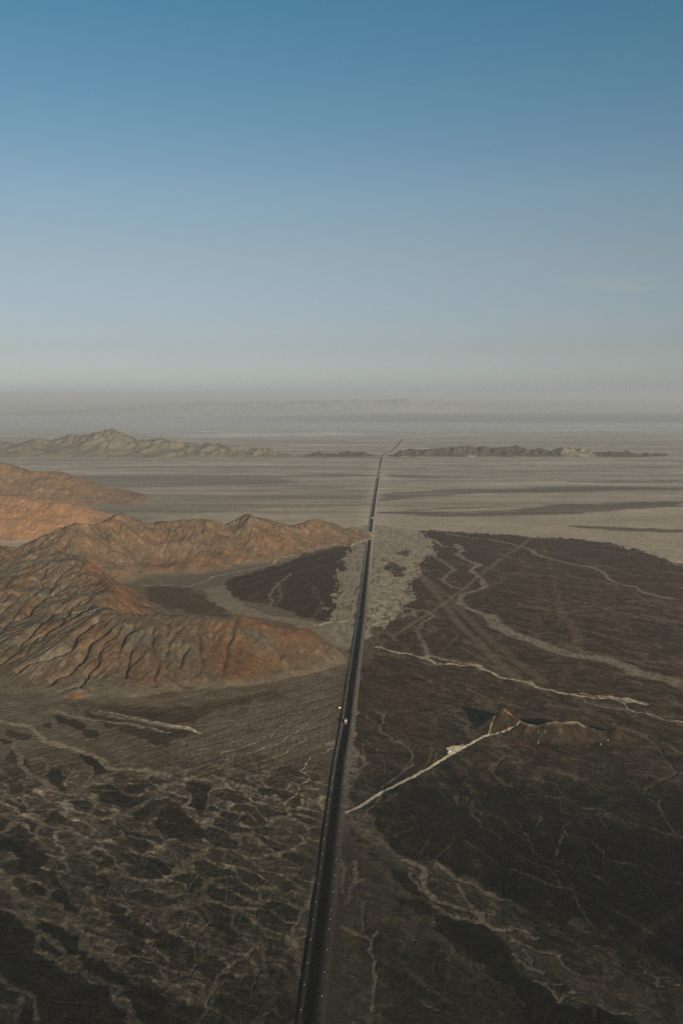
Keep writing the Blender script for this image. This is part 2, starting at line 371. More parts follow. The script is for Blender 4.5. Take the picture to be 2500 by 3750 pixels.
def uvw(c, pts): return [tuple(float(q) for q in u2w(a, b)) for a, b in px(c, pts)]
def poly_mask(c, pts, soft, wx=None, wy=None, amp=None, nz=None):
    """0..1 inside a traced outline, edge softened over `soft` metres"""
    W = uvw(c, pts); xs = [p[0] for p in W]; ys = [p[1] for p in W]
    amp = soft * 1.1 if amp is None else amp
    pad = soft + 12 + amp
    wx = WX if wx is None else wx; wy = WY if wy is None else wy
    m = (wx > min(xs) - pad) & (wx < max(xs) + pad) & (wy > min(ys) - pad) & (wy < max(ys) + pad)
    r = np.zeros(X.shape, f4)
    if not m.any(): return r
    x = wx[m]; y = wy[m]; ins = np.zeros(x.shape, bool); dm = np.full(x.shape, 1e9, f4)
    n = len(W)
    for i in range(n):
        ax, ay = W[i]; bx, by = W[(i + 1) % n]
        cr = ((ay > y) != (by > y)) & (x < (bx - ax) * (y - ay) / ((by - ay) or 1e-9) + ax)
        ins ^= cr
        d, _ = seg_d(x, y, ax, ay, bx, by); dm = np.minimum(dm, d)
    sdv = np.where(ins, dm, -dm) + amp * (EN if nz is None else nz)[m]
    r[m] = ss(-soft / 2, soft / 2, sdv)
    return r
def line_mask(W, hw, soft, wx=None, wy=None, taper=False):
    xs = [p[0] for p in W]; ys = [p[1] for p in W]; pad = hw + soft + 2
    wx = WX if wx is None else wx; wy = WY if wy is None else wy
    m = (wx > min(xs) - pad) & (wx < max(xs) + pad) & (wy > min(ys) - pad) & (wy < max(ys) + pad)
    r = np.zeros(X.shape, f4)
    if not m.any(): return r
    x = wx[m]; y = wy[m]; dm = np.full(x.shape, 1e9, f4); n = len(W) - 1
    for i in range(n):
        d, t = seg_d(x, y, W[i][0], W[i][1], W[i + 1][0], W[i + 1][1])
        if taper: d = d + hw * 0.8 * np.abs(((i + t) / n) - 0.5) * 2
        dm = np.minimum(dm, d)
    r[m] = 1 - ss(hw, hw + soft, dm)
    return r

# ------------------------------------------------------------------ desert colour map: k = 0 dark varnished pavement ... 1 pale sand
def ridged0(n, w_): return np.exp(-(n / w_) ** 2)
fadeR = lambda wl: np.clip(wl / (2.0 * rowsp) - 0.3, 0, 1)
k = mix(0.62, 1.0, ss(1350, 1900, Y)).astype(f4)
far = ss(2300, 3200, Y)
stk = fbm(X / 1300 + 3, Y / 150, 4, 5) + 0.5 * fbm(X / 5200, Y / 420, 3, 9) + .45 * fbm(X / 420, Y / 30, 3, 6)
stk = stk + .35 * ridged0(gn(X / 2600 + .2 * gn(X / 300, Y / 300, 2), Y / 240, 14), .10)
EF = (1.6 * fbm(X / 420, Y / 60, 4, 15)).astype(f4)
k += .05 * ss(2000, 2600, Y) * (1 - ss(4900, 5300, Y)) * np.exp(-(rdist / 45) ** 2)
k -= 0.10 * ss(11500, 12800, Y) * (1 - ss(15500, 19000, Y)) * ss(-2500, 1500, X + 1200 * gn(X / 3000, Y / 900, 8))
k += 0.05 * fbm(X / 140, Y / 140, 4, 12) * fadeR(140)
lft0 = ss(6, 25, -rdist)
k += lft0 * (-.05 * (1 - ss(760, 930, Y)) + .10 * ss(880, 980, Y) * (1 - ss(1250, 1500, Y)))

flag_straight = set()
POLY = [  # crop, k, soft metres, outline
('P',.74,30,[(380,2120),(640,2095),(900,2065),(1150,1995),(1330,1935),(1350,1980),(1310,2300),(1260,2440),(1000,2300),(700,2260),(450,2200)]),
('P',.44,14,[(1478,1948),(1560,1942),(1700,1950),(1850,1958),(1960,1968),(2080,1972),(2200,1985),(2350,2018),(2440,2050),(2500,2075),(2700,2130),(3200,2300),(3200,2760),(2500,2660),(2400,2640),(2200,2590),(2000,2540),(1800,2490),(1650,2440),(1560,2420),(1400,2385),(1370,2340),(1345,2310),(1400,2290),(1450,2260),(1480,2180),(1500,2120),(1470,2100),(1440,2120),(1420,2080),(1400,2040),(1380,2010),(1420,1970)]),
('P',.42,6,[(1380,2395),(1480,2415),(1650,2445),(1780,2475),(1900,2500),(2060,2550),(2250,2600),(2500,2660),(3200,2760),(3200,3750),(2500,3560),(2400,3500),(2250,3420),(2100,3360),(1950,3300),(1850,3270),(1750,3220),(1660,3195),(1600,3150),(1500,3120),(1420,3090),(1380,3020),(1365,2990),(1330,2975),(1300,2965),(1284,2930),(1287,2900),(1330,2820),(1322,2780),(1300,2740),(1300,2700),(1302,2600),(1312,2500),(1330,2440)]),
('P',.20,60,[(1380,2980),(1420,2900),(1500,2860),(1600,2830),(1800,2850),(2000,2880),(2300,2900),(2600,2900),(3200,2950),(3200,3750),(2500,3570),(2400,3520),(2300,3450),(2200,3400),(2040,3355),(1950,3335),(1880,3300),(1760,3230),(1660,3200),(1590,3140),(1480,3100),(1415,3085),(1370,3020)]),
('P',.04,45,[(1750,3150),(1800,3050),(2000,3050),(2300,3080),(2600,3100),(3200,3150),(3200,3800),(2500,3600),(2400,3540),(2300,3460),(2200,3410),(2040,3365),(1950,3335),(1880,3300),(1780,3230)]),
('P',.38,25,[(1395,3390),(1460,3420),(1560,3450),(1620,3480),(1660,3520),(1720,3560),(1800,3600),(1900,3640),(2050,3700),(2200,3760),(2500,3850),(2900,4300),(1330,4300),(1370,3750),(1400,3600),(1380,3500)]),
('S4',.12,3,[(872,500),(1020,540),(1250,590),(1400,665),(1500,740),(1590,860),(1740,1060),(1900,1200),(2060,1330),(2180,1350),(2300,1330),(2460,1400),(2700,1500),(3200,1700),(3200,2600),(2000,2300),(1568,1220),(1400,1100),(1200,890),(1050,850),(980,760),(880,650)]),
('S4',.24,3,[(430,80),(520,90),(620,140),(700,240),(760,290),(700,330),(600,300),(500,180)]),
('S4',.26,4,[(400,290),(520,330),(700,360),(860,420),(880,500),(700,500),(600,450),(500,380)]),
# far bands
('C1',.90,60,[(330,425),(500,422),(800,420),(1100,422),(1300,428),(1568,420),(1568,432),(1300,436),(1350,460),(900,475),(520,490),(450,470),(380,445)]),
('C1',.92,60,[(380,570),(700,535),(900,530),(1200,515),(1568,500),(1690,492),(1690,560),(1568,567),(1200,580),(950,605),(700,632),(450,645)]),
('C1',.92,60,[(850,500),(1200,490),(1568,478),(1568,486),(1200,500)]),
('C2',.82,50,[(190,420),(350,425),(450,432),(720,436),(400,443),(250,438)]),
('C2',.84,50,[(-80,420),(150,424),(150,433),(-80,434)]),
('C2',.80,40,[(180,515),(400,497),(600,488),(900,482),(1100,480),(1568,485),(1568,500),(1100,500),(800,505),(600,515),(400,527),(170,547)]),
('C2',.72,25,[(200,585),(330,582),(500,575),(680,575),(500,583),(350,588)]),
('C2',.76,30,[(190,600),(300,598),(500,600),(800,590),(1000,560),(1300,555),(1568,550),(1568,570),(1300,585),(1100,605),(800,612),(450,615),(300,608)]),
('C2',.70,25,[(1050,658),(1200,665),(1400,672),(1568,675),(1568,690),(1300,683),(1100,668)]),
('C2',.84,40,[(1000,455),(1300,450),(1568,447),(1568,460),(1200,465)]),
# dark pavement between the hills and the road
('P',.39,10,[(822,2137),(860,2115),(960,2085),(1040,2065),(1100,2040),(1180,2015),(1250,2000),(1300,1985),(1285,2040),(1268,2100),(1262,2160),(1255,2220),(1230,2250),(1190,2275),(1150,2268),(1080,2245),(1020,2225),(960,2215),(900,2200),(860,2180),(835,2160)]),
('L3',.55,20,[(640,250),(900,250),(960,300),(1040,350),(1030,385),(950,385),(850,370),(700,330)]),
('L3',.86,6,[(960,310),(1040,300),(1110,320),(1200,370),(1300,390),(1450,410),(1620,400),(1640,520),(1568,540),(1490,520),(1470,480),(1400,440),(1250,395),(1050,385),(1060,360),(1000,330)]),
('L3',.84,6,[(950,260),(1040,240),(1060,290),(1100,310),(1000,320),(940,300)]),
# pale braid right of the road
('R4',.95,6,[(150,90),(330,115),(400,150),(420,230),(380,250),(345,330),(290,360),(330,420),(280,460),(270,510),(180,560),(130,610),(100,600),(110,400),(130,250)]),
('R4',.45,6,[(215,255),(240,270),(290,290),(280,330),(240,330),(212,300)]),
('R4',.5,5,[(280,200),(320,210),(300,240),(270,225)]),
('R4',.55,5,[(130,560),(180,560),(200,590),(150,610)]),
('R4',.92,6,[(-5,280),(40,200),(75,130),(115,90),(108,200),(90,300),(62,480),(45,640),(0,640),(-60,560),(-20,430)]),
# near fringe of the road
('S6',.84,3,[(30,0),(130,0),(140,60),(130,200),(100,350),(180,370),(190,420),(220,480),(180,570),(100,640),(70,720),(60,800),(100,860),(60,930),(10,930)]),
('S6',.45,2.5,[(125,440),(160,450),(190,500),(160,540),(120,510)]),
('S6',.74,4,[(0,950),(150,940),(210,980),(290,960),(280,1080),(370,1170),(400,1220),(480,1290),(560,1360),(760,1400),(900,1420),(960,1480),(1000,1510),(620,1505),(540,1420),(400,1290),(250,1220),(100,1130),(0,1100)]),
('S4',.52,3,[(560,0),(960,50),(1050,170),(1230,240),(1400,330),(1568,390),(1568,650),(1300,570),(1040,530),(870,430),(740,330),(700,230),(620,130)]),
('S5',.44,4,[(0,390),(90,420),(150,480),(180,515),(260,530),(350,580),(450,620),(740,680),(950,730),(1000,770),(1050,850),(1100,920),(1230,1000),(1400,1100),(1568,1150),(1568,1240),(1300,1180),(1000,1010),(720,1060),(500,1010),(430,910),(250,860),(60,800),(0,720)]),
('S5',.44,4,[(0,850),(60,900),(180,960),(300,1040),(430,1080),(470,1180),(570,1220),(560,1260),(480,1300),(400,1220),(280,1120),(80,1050),(0,980)]),
('S5',.12,4,[(280,660),(480,740),(620,790),(600,820),(520,800),(380,740)]),
('S4',.82,2.5,[(290,1330),(340,1330),(360,1400),(350,1480),(240,1500),(260,1420)]),
('S4',.84,2,[(115,160),(160,150),(200,190),(150,205),(115,200)]),
('S7',.47,14,[(1100,200),(1300,280),(1460,480),(1520,600),(1400,640),(1300,560),(1150,430),(1090,330)]),
('S7',.42,8,[(700,900),(850,930),(1050,1010),(1150,1080),(1080,1100),(950,1050),(820,980)]),
# left, middle distance
('F6',.46,6,[(320,105),(450,130),(640,130),(900,122),(935,145),(900,190),(760,185),(600,160),(470,130)]),
('F6',.46,6,[(330,120),(480,150),(640,185),(780,205),(900,232),(780,260),(740,285),(660,260),(520,200),(440,170)]),
('F6',.56,10,[(300,90),(620,110),(900,110),(1250,40),(1300,60),(1000,130),(940,160),(700,128),(450,125)]),
('S0',.36,3,[(500,55),(560,55),(610,100),(600,135),(560,130),(520,90)]),
('S0',.36,3,[(620,90),(700,85),(770,130),(740,175),(640,165),(615,130)]),
('S0',.38,3,[(770,180),(880,180),(920,230),(900,265),(820,255),(780,215)]),
('S0',.40,3,[(370,110),(440,120),(470,165),(420,160)]),
('S0',.46,4,[(920,110),(1100,135),(1300,175),(1568,210),(1568,330),(1420,320),(1300,240),(1150,170),(960,160)]),
('S0',.32,3,[(755,400),(850,430),(920,470),(950,520),(1040,550),(960,590),(880,600),(850,520),(760,490)]),
('S0',.32,3,[(430,600),(480,540),(540,560),(620,610),(590,680),(600,730),(500,700),(440,650)]),
('S0',.34,2,[(230,450),(260,460),(250,490),(300,520),(280,530),(220,490)]),
('S0',.27,3,[(850,720),(950,690),(1100,700),(1200,770),(1380,800),(1200,910),(1080,890),(940,850),(860,780)]),
('S0',.34,3,[(1160,690),(1300,690),(1370,770),(1250,770),(1170,730)]),
('S0',.38,3,[(1000,610),(1100,580),(1210,640),(1180,670),(1050,650)]),
('S0',.26,3,[(1200,960),(1400,830),(1568,820),(1568,950),(1440,1000),(1320,1020),(1210,990)]),
('S1',.28,2.5,[(130,650),(330,680),(400,715),(370,770),(350,860),(290,980),(240,940),(240,850),(190,800),(140,720)]),
('S1',.26,3,[(-120,830),(0,860),(110,870),(160,920),(200,1020),(290,1080),(300,1130),(290,1200),(120,1215),(0,1180),(-60,1180),(-120,1090)]),
('S0',.28,3,[(450,970),(500,930),(560,950),(640,980),(690,1040),(660,1090),(560,1050),(420,1030)]),
('S0',.40,3,[(700,830),(740,850),(720,890),(680,870)]),
('S0',.25,3,[(0,1180),(100,1150),(200,1150),(330,1200),(360,1280),(430,1340),(450,1400),(380,1450),(300,1505),(150,1490),(200,1400),(120,1300),(0,1300)]),
('S0',.44,4,[(80,180),(260,240),(270,290),(150,270),(60,220)]),
('S0',.38,3,[(0,270),(60,270),(110,310),(40,310)]),
('S0',.40,3,[(100,640),(160,620),(190,680),(180,760),(120,780),(90,720)]),
('S0',.40,3,[(240,690),(300,720),(300,790),(240,750)]),
('S0',.42,3,[(60,400),(140,370),(180,440),(130,480),(60,460)]),
('S0',.32,3,[(1170,1130),(1300,1150),(1400,1250),(1350,1300),(1250,1250),(1180,1200)]),
('S0',.30,3,[(1150,1320),(1350,1330),(1500,1400),(1568,1420),(1568,1505),(1400,1505),(1300,1430),(1150,1400)]),
('S0',.38,3,[(1000,1080),(1080,1050),(1110,1090),(1050,1200),(1000,1200)]),
('S2',.26,2,[(150,90),(250,50),(380,60),(380,90),(330,130),(250,115)]),
('S2',.30,2,[(420,90),(500,60),(530,110),(520,150),(430,140)]),
('S2',.20,2,[(275,250),(300,225),(400,225),(440,260),(420,330),(330,320)]),
('S2',.18,2,[(490,310),(560,260),(640,300),(670,380),(740,430),(700,490),(600,470),(530,400)]),
('S2',.30,5,[(750,120),(980,130),(1020,240),(980,300),(860,200)]),
('S2',.30,5,[(1000,420),(1150,440),(1240,520),(1180,640),(1050,600)]),
('S2',.14,1.5,[(-300,430),(0,470),(80,480),(140,520),(200,540),(260,630),(300,660),(340,700),(320,820),(420,890),(520,950),(560,1010),(680,1040),(820,1120),(960,1160),(1020,1260),(1080,1330),(1150,1400),(1180,1750),(1180,2600),(-300,2600)]),
('S2',.14,1.5,[(330,605),(430,590),(560,620),(640,690),(710,720),(750,790),(800,860),(950,900),(1000,950),(1060,1030),(1200,1110),(1300,1165),(1450,1190),(1568,1330),(1640,1520),(1300,1600),(1240,1400),(1210,1300),(1120,1200),(960,1150),(850,1100),(780,1010),(740,960),(740,880),(620,860),(570,790),(550,730),(440,690),(400,650)]),
('S2',.15,1.5,[(380,720),(430,720),(500,790),(580,850),(590,890),(500,870),(420,830),(390,790)]),
('S2',.42,2,[(-300,1040),(0,1060),(60,1140),(180,1200),(220,1260),(190,1350),(180,1450),(160,1750),(160,2600),(-300,2600)]),
('S2',.28,4,[(1180,680),(1280,650),(1340,700),(1330,800),(1250,870),(1190,800)]),
('S2',.28,4,[(1420,700),(1500,660),(1568,700),(1568,850),(1480,850),(1420,780)]),
('S3',.34,3,[(480,700),(530,650),(600,700),(600,760),(540,800),(480,760)]),
('S3',.30,4,[(0,700),(100,720),(200,770),(220,900),(180,1040),(50,1030),(0,980)]),
('S3',.24,6,[(740,1150),(850,1060),(960,1100),(980,1300),(960,1420),(800,1380),(740,1300)]),
('S3',.30,5,[(0,1300),(150,1310),(250,1350),(320,1360),(300,1505),(0,1505)]),
('S3',.38,3,[(40,460),(130,430),(190,480),(170,530),(80,520)]),
('S3',.34,12,[(450,1100),(900,1000),(1080,1100),(1100,1500),(1050,1900),(400,1900),(350,1400)]),
('S3',.86,2,[(1045,690),(1100,700),(1160,700),(1170,790),(1120,830),(1060,820)]),
('S1',.90,2,[(1370,780),(1420,790),(1420,900),(1390,930),(1370,850)]),
('S1',.88,2,[(1410,300),(1500,270),(1540,230),(1530,330),(1430,320)]),
('S1',.42,3,[(720,1050),(760,1030),(830,1040),(820,1140),(730,1110)]),
('S1',.46,6,[(850,640),(960,560),(1100,520),(1180,560),(1050,700),(960,740)]),
]
LINE = [  # crop, k, half width m, straight?, points
('S0',.80,4.5,0,[(0,100),(150,125),(300,160),(380,240),(430,290),(560,330),(700,370),(850,400),(930,440),(980,520),(1060,550),(1300,560),(1568,600)]),
('S0',.78,4,0,[(520,20),(700,70),(850,80),(1000,110),(1200,140),(1568,200)]),
('S0',.74,3.5,0,[(120,310),(200,450),(210,520),(300,590),(380,640),(450,720),(600,760),(750,780),(850,820),(890,860),(850,940),(820,980),(880,1020),(930,1080),(800,1190)]),
('S0',.76,2.5,0,[(0,800),(150,830),(240,870),(280,940),(380,1010),(400,1060),(350,1100),(330,1160),(400,1240),(500,1300)]),
('S0',.76,2.5,0,[(0,950),(200,970),(350,1030),(420,1080),(640,1080),(690,1130),(750,1220),(780,1290),(850,1340),(930,1380)]),
('S0',.70,4,1,[(300,900),(550,790),(700,760),(870,640),(1060,570)]),
('S0',.66,4,1,[(440,1440),(620,1310),(800,1200),(960,1090),(1110,1000),(1300,880),(1568,750)]),
('S0',.55,3,1,[(1300,1050),(1568,840)]),
('S0',.72,1,0,[(1060,1270),(1160,1310),(1250,1370),(1370,1440)]),
('S0',.72,1.3,0,[(1360,1040),(1430,1070),(1430,1140),(1500,1190),(1568,1270),(1630,1310),(1720,1390)]),
('S0',.72,1,0,[(500,1030),(560,1060),(640,1080)]),
('S0',.72,1.5,0,[(560,560),(580,600),(640,610),(690,540)]),
('S0',.70,1.5,0,[(280,460),(400,440),(430,520),(440,570),(400,620)]),
('S0',.70,1.5,0,[(750,490),(830,520),(860,600),(820,660)]),
('S0',.70,1.5,0,[(860,740),(1100,740),(1220,780),(1380,805),(1568,815)]),
('S0',.72,1.5,0,[(940,855),(1060,880),(1110,920)]),
('S0',.86,.8,0,[(910,1002),(1080,1008)]),('S0',.85,.8,0,[(200,672),(350,662)]),('S0',.85,.7,0,[(0,320),(110,315)]),
('S0',.85,.7,0,[(580,220),(740,232)]),('S0',.85,.8,0,[(1160,548),(1400,546)]),('S0',.85,.8,0,[(1030,375),(1110,378)]),('S0',.9,.6,0,[(1370,595),(1400,600)]),
('S0',.85,.6,0,[(1300,332),(1490,322)]),('S0',.66,1.5,0,[(1110,1040),(1140,1100),(1300,1130),(1430,1160)]),
('S2',.70,2.6,0,[(0,260),(120,300),(150,390),(200,520),(250,610),(330,640),(420,670),(450,720),(520,790),(590,840),(600,890)]),
('S2',.68,2.0,0,[(380,700),(340,760),(340,840),(420,870),(500,920),(560,990),(680,1040),(800,1055)]),
('S2',.62,2.4,0,[(560,905),(700,900),(740,930),(740,1000),(850,1080),(960,1130),(1110,1185),(1060,1290),(1090,1340),(1200,1380),(1240,1430),(1290,1520),(1400,1650)]),
('S2',.95,1.2,0,[(720,880),(725,890)]),
('S2',.73,4,0,[(0,120),(60,220),(130,300),(250,400),(400,420),(540,420),(620,500),(660,540),(740,620),(780,720),(780,800),(840,870),(1000,900),(1150,910)]),
('S2',.74,1.6,0,[(1000,880),(1300,885),(1390,910),(1460,960),(1568,1010),(1700,1050)]),
('S2',.64,1.4,0,[(500,0),(540,130),(620,230),(660,310),(670,390),(740,430),(670,520)]),
('S2',.68,1.8,0,[(270,250),(300,300),(420,360),(540,410)]),
('S2',.58,1.4,0,[(900,340),(1000,380),(1150,430),(1210,490),(1250,600)]),
('S2',.70,2.2,0,[(1130,150),(1300,180),(1430,240),(1500,310),(1568,350)]),
('S2',.64,2,0,[(1000,340),(1250,390),(1340,450),(1450,500),(1568,530)]),
('S2',.60,1.2,0,[(680,190),(850,195),(960,250),(1000,330)]),
('S2',.55,1,0,[(700,510),(850,540),(1000,570)]),
('S2',.66,2.2,0,[(0,1060),(60,1140),(180,1200),(280,1250),(320,1310),(340,1500),(330,1700)]),
('S2',.58,2,0,[(200,1270),(180,1350),(170,1500)]),
('S2',.30,2,0,[(130,600),(110,720),(200,830),(260,900),(450,940)]),
('S2',.24,2.5,1,[(60,1120),(160,980),(350,1120),(520,1000)]),
('S2',.28,1.5,0,[(460,1280),(600,1310),(850,1330)]),
('S2',.38,1.5,0,[(1130,1190),(1230,1220),(1300,1300),(1400,1380)]),
('S2',.55,1.2,0,[(860,110),(1010,160),(1040,240),(990,330)]),
('S2',.60,1.4,0,[(950,900),(1100,950),(1300,1010),(1400,1100)]),
('S2',.32,2,0,[(930,1420),(1000,1480),(1150,1490)]),
('S2',.55,1.5,0,[(860,660),(1050,700),(1110,750)]),('S2',.5,1.5,0,[(1340,800),(1350,890)]),
('S2',.6,1.2,0,[(850,740),(860,820)]),('S2',.58,1.5,0,[(1440,360),(1460,460)]),
('S3',.74,2.2,0,[(0,350),(100,335),(180,320),(300,370),(450,400),(550,430),(650,470),(750,520),(790,570),(850,640),(900,690),(1010,730)]),
('S3',.70,2.2,0,[(540,430),(590,500),(590,600),(650,680),(750,720),(820,820),(880,910),(960,940),(1080,940)]),
('S3',.66,2.2,0,[(740,850),(650,920),(500,1030),(440,1090),(400,1180),(340,1290),(330,1400),(240,1505),(200,1650)]),
('S3',.68,1.4,0,[(350,90),(240,160),(190,240),(180,310)]),
('S3',.64,1.4,0,[(520,120),(530,250),(500,390)]),
('S3',.64,1.8,0,[(130,380),(250,410),(340,460),(370,560),(330,620),(360,700)]),
('S3',.64,1.4,0,[(0,520),(120,535),(170,570),(190,640),(240,720),(230,850),(250,930),(200,1050)]),
('S3',.64,1.8,0,[(0,1020),(70,1070),(200,1060),(300,1110),(380,1180)]),
('S3',.66,1.0,0,[(90,1060),(150,1130),(220,1160)]),
('S3',.52,1.4,0,[(740,1330),(850,1400),(950,1430)]),('S3',.52,1,0,[(100,720),(210,770)]),('S3',.5,1,0,[(30,820),(150,850)]),
('S3',.54,1.2,0,[(740,1280),(770,1180),(790,1060)]),('S3',.5,1.2,0,[(640,1250),(650,1150),(680,1060)]),('S3',.5,1.2,0,[(980,1100),(990,1010)]),
('S3',.80,2.0,0,[(1140,680),(1150,590),(1200,500),(1240,430),(1270,330),(1300,230),(1340,150)]),
('S3',.92,2.2,0,[(1270,370),(1260,440)]),('S3',.92,1.6,0,[(1240,190),(1310,200),(1350,170)]),
('S3',.76,2.0,0,[(1150,700),(1200,760),(1170,930)]),('S3',.78,1.8,0,[(1150,970),(1220,1075)]),('S3',.88,1.6,0,[(1220,640),(1250,680),(1180,720)]),
('S3',.66,1.8,0,[(1130,1505),(1180,1400),(1200,1280),(1215,1180)]),
('S3',.6,1.3,0,[(750,290),(820,210)]),('S3',.6,1,0,[(760,500),(780,470)]),
('S1',.82,2.2,0,[(410,610),(550,660),(620,710),(780,770),(900,800),(1010,830)]),
('S1',.90,1.4,0,[(1050,870),(1150,905),(1300,925),(1400,945)]),
('S1',.76,1.8,0,[(1050,920),(1200,990),(1420,1040)]),
('S1',1.0,2.4,0,[(940,780),(990,810),(1010,825)]),
('S1',.92,1.5,0,[(1060,870),(1100,820),(1170,790),(1180,700),(1300,640),(1210,560),(1220,500),(1310,430),(1400,400),(1520,330)]),
('S1',.92,1.3,0,[(1300,640),(1400,680),(1450,690)]),
('S1',.92,2.2,0,[(1200,830),(1230,900)]),('S1',1.02,1.8,0,[(1260,1165),(1320,1190),(1390,1200)]),
('S1',.82,1.4,0,[(420,610),(470,540),(560,480),(450,400),(550,380),(750,320),(900,250),(1100,110),(1300,20)]),
('S1',.86,1.2,0,[(510,450),(650,410),(800,390),(900,340),(1050,270),(1200,180),(1400,60),(1480,0)]),
('S1',.80,1.8,0,[(300,960),(340,870),(370,770),(410,710)]),
('S1',.86,1,0,[(830,470),(960,440),(1060,395),(1150,330),(1300,250)]),
('S1',1.1,1.8,0,[(0,140),(100,160),(200,185),(280,212)]),
('S1',.64,3,1,[(0,330),(230,225)]),('S1',.82,.8,0,[(0,405),(180,400),(350,415)]),('S1',.78,1.4,0,[(0,630),(200,640),(420,650)]),
('S1',.68,1,0,[(80,1210),(290,1205)]),('S1',.66,1.2,0,[(0,1265),(80,1330),(160,1390),(300,1400)]),('S1',.72,1,0,[(590,1040),(680,940),(750,900)]),
('S1',.72,1,0,[(300,1045),(450,1050),(570,1050)]),('S1',.7,1,0,[(860,1300),(740,1230),(690,1200)]),('S1',.95,1,0,[(860,690),(900,715)]),('S1',.9,1,0,[(730,610),(800,590)]),
('S1',.95,.9,0,[(560,295),(640,302)]),('S1',.95,.9,0,[(730,325),(750,322)]),('S1',.95,.9,0,[(1050,395),(1080,385)]),('S1',.95,.9,0,[(640,410),(665,405)]),('S1',.95,.9,0,[(510,448),(545,452)]),('S1',.92,.9,0,[(800,220),(820,215)]),
('F6',1.08,1.6,1,[(465,131),(540,143),(640,168),(740,186),(830,206),(925,232)]),('F6',1.0,.9,1,[(520,137),(600,150),(700,174),(800,194),(900,222)]),
('F6',1.0,.9,1,[(500,147),(560,160),(620,172)]),('F6',1.04,1.2,1,[(660,178),(760,198),(860,217),(920,232)]),('F6',.9,1.0,1,[(410,127),(470,130)]),
('L3',.98,2.6,0,[(640,240),(750,240),(870,245),(960,215),(1040,190),(1160,165),(1250,145),(1290,125),(1400,95),(1568,65),(1640,58)]),
('L3',.80,5,0,[(1330,190),(1290,230),(1240,280),(1250,310),(1230,345)]),('L3',.72,4,0,[(1290,240),(1300,290),(1270,330)]),
('L3',.56,4,0,[(1090,230),(1300,170),(1500,110)]),('L3',.56,4,0,[(1070,270),(1200,225),(1500,150)]),('L3',.58,4,0,[(1460,290),(1480,340),(1450,380)]),('L3',.55,4,0,[(1568,170),(1540,230),(1568,270)]),
('L3',1.12,3,0,[(1450,424),(1568,410),(1600,406)]),('L3',.6,5,0,[(720,265),(850,285),(950,330),(1000,380)]),
('R4',.88,4,0,[(530,180),(555,210),(520,225),(600,260),(640,275),(600,300),(640,340),(660,375),(600,400),(560,410),(540,450),(600,480),(680,510)]),
('R4',.88,8,0,[(680,510),(720,560),(800,600),(880,625),(960,660),(1060,690),(1180,705),(1300,740),(1360,775)]),
('R4',.84,10,0,[(1360,775),(1480,800),(1568,830),(1750,890)]),
('R4',.88,4,0,[(370,145),(430,165),(460,190),(530,195)]),
('R4',.86,3.8,0,[(480,130),(600,150),(700,160),(820,190),(880,210),(930,240),(1040,265),(1150,285),(1200,310),(1210,330),(1250,355),(1350,375),(1400,405),(1440,415),(1550,435)]),
('R4',.82,3.4,0,[(410,210),(440,240),(480,270),(520,300),(460,340),(500,375),(550,385)]),
('R4',.60,2.5,0,[(530,370),(500,380),(480,350)]),
('R4',.62,4.5,1,[(340,300),(400,370),(470,450),(530,540),(620,620),(680,690),(760,760),(830,810)]),
('R4',.57,4.5,1,[(380,330),(500,430),(560,500),(650,590),(760,680),(870,770),(930,810)]),
('R4',.66,3,1,[(870,150),(820,190),(740,240),(650,310),(580,370),(500,430),(400,500),(300,560),(240,600)]),
('R4',.47,4,1,[(870,280),(760,330),(640,400)]),('R4',.47,3,1,[(910,160),(950,250),(1000,430),(1060,600),(1100,760)]),
('R4',.57,4.5,0,[(900,340),(920,420),(1000,440),(1020,500),(1070,550),(1100,600),(1090,640),(1140,690)]),
('R4',.82,2,0,[(430,510),(370,545),(350,580),(380,640),(400,690)]),('R4',.56,2,0,[(540,600),(500,640),(460,680),(470,710)]),
('R4',1.06,1.8,0,[(160,650),(230,670),(300,680),(370,700),(440,725),(540,735),(620,735),(680,765),(740,795),(850,810),(900,840),(960,850),(1020,865),(1100,880),(1180,890),(1300,895),(1400,920)]),
('R4',.96,2.4,0,[(370,705),(400,690),(470,710),(560,725),(630,735),(650,755)]),
('F5',1.02,1.8,0,[(980,40),(1080,60),(1180,70),(1300,95),(1330,130),(1400,150),(1500,180),(1568,185),(1700,192)]),
('F5',.98,1.2,0,[(1080,65),(1120,90),(1250,125),(1400,145)]),('F5',1.0,3,0,[(1100,50),(1250,75),(1330,95)]),
('R4',.50,3,0,[(1310,505),(1330,560),(1400,600),(1480,640),(1568,650)]),('R4',.50,2,0,[(760,340),(870,370),(910,400)]),
('R4',.54,1.8,0,[(940,270),(1130,340),(1160,370),(1350,395)]),('R4',.56,2,0,[(1040,265),(1250,290),(1400,300),(1568,320)]),('R4',.60,2,0,[(640,130),(900,150),(1150,180),(1330,200)]),
('R4',.88,4,0,[(350,180),(400,200),(370,250),(330,300),(290,360)]),('R4',.86,3,0,[(330,400),(270,470),(330,480),(340,510)]),('R4',.84,2.4,0,[(280,510),(370,480),(430,510)]),
('R4',.80,2,0,[(240,200),(220,230),(260,270)]),('R4',.7,3,0,[(150,600),(210,580),(250,620)]),('R4',.56,3,0,[(1230,480),(1260,500)]),('R4',.5,3,0,[(1410,290),(1470,310),(1568,340)]),
('F5',.50,2.5,0,[(200,20),(330,100),(460,130),(540,90)]),('F5',.5,2.5,0,[(150,0),(300,60),(420,110)]),
('S6',.76,1.6,0,[(330,0),(370,60),(400,110),(360,150),(370,180),(430,230),(480,280),(560,310),(620,370),(640,420),(670,490),(600,550),(540,610),(410,670),(390,700),(400,740),(370,800),(330,850),(250,910),(240,950),(280,990)]),
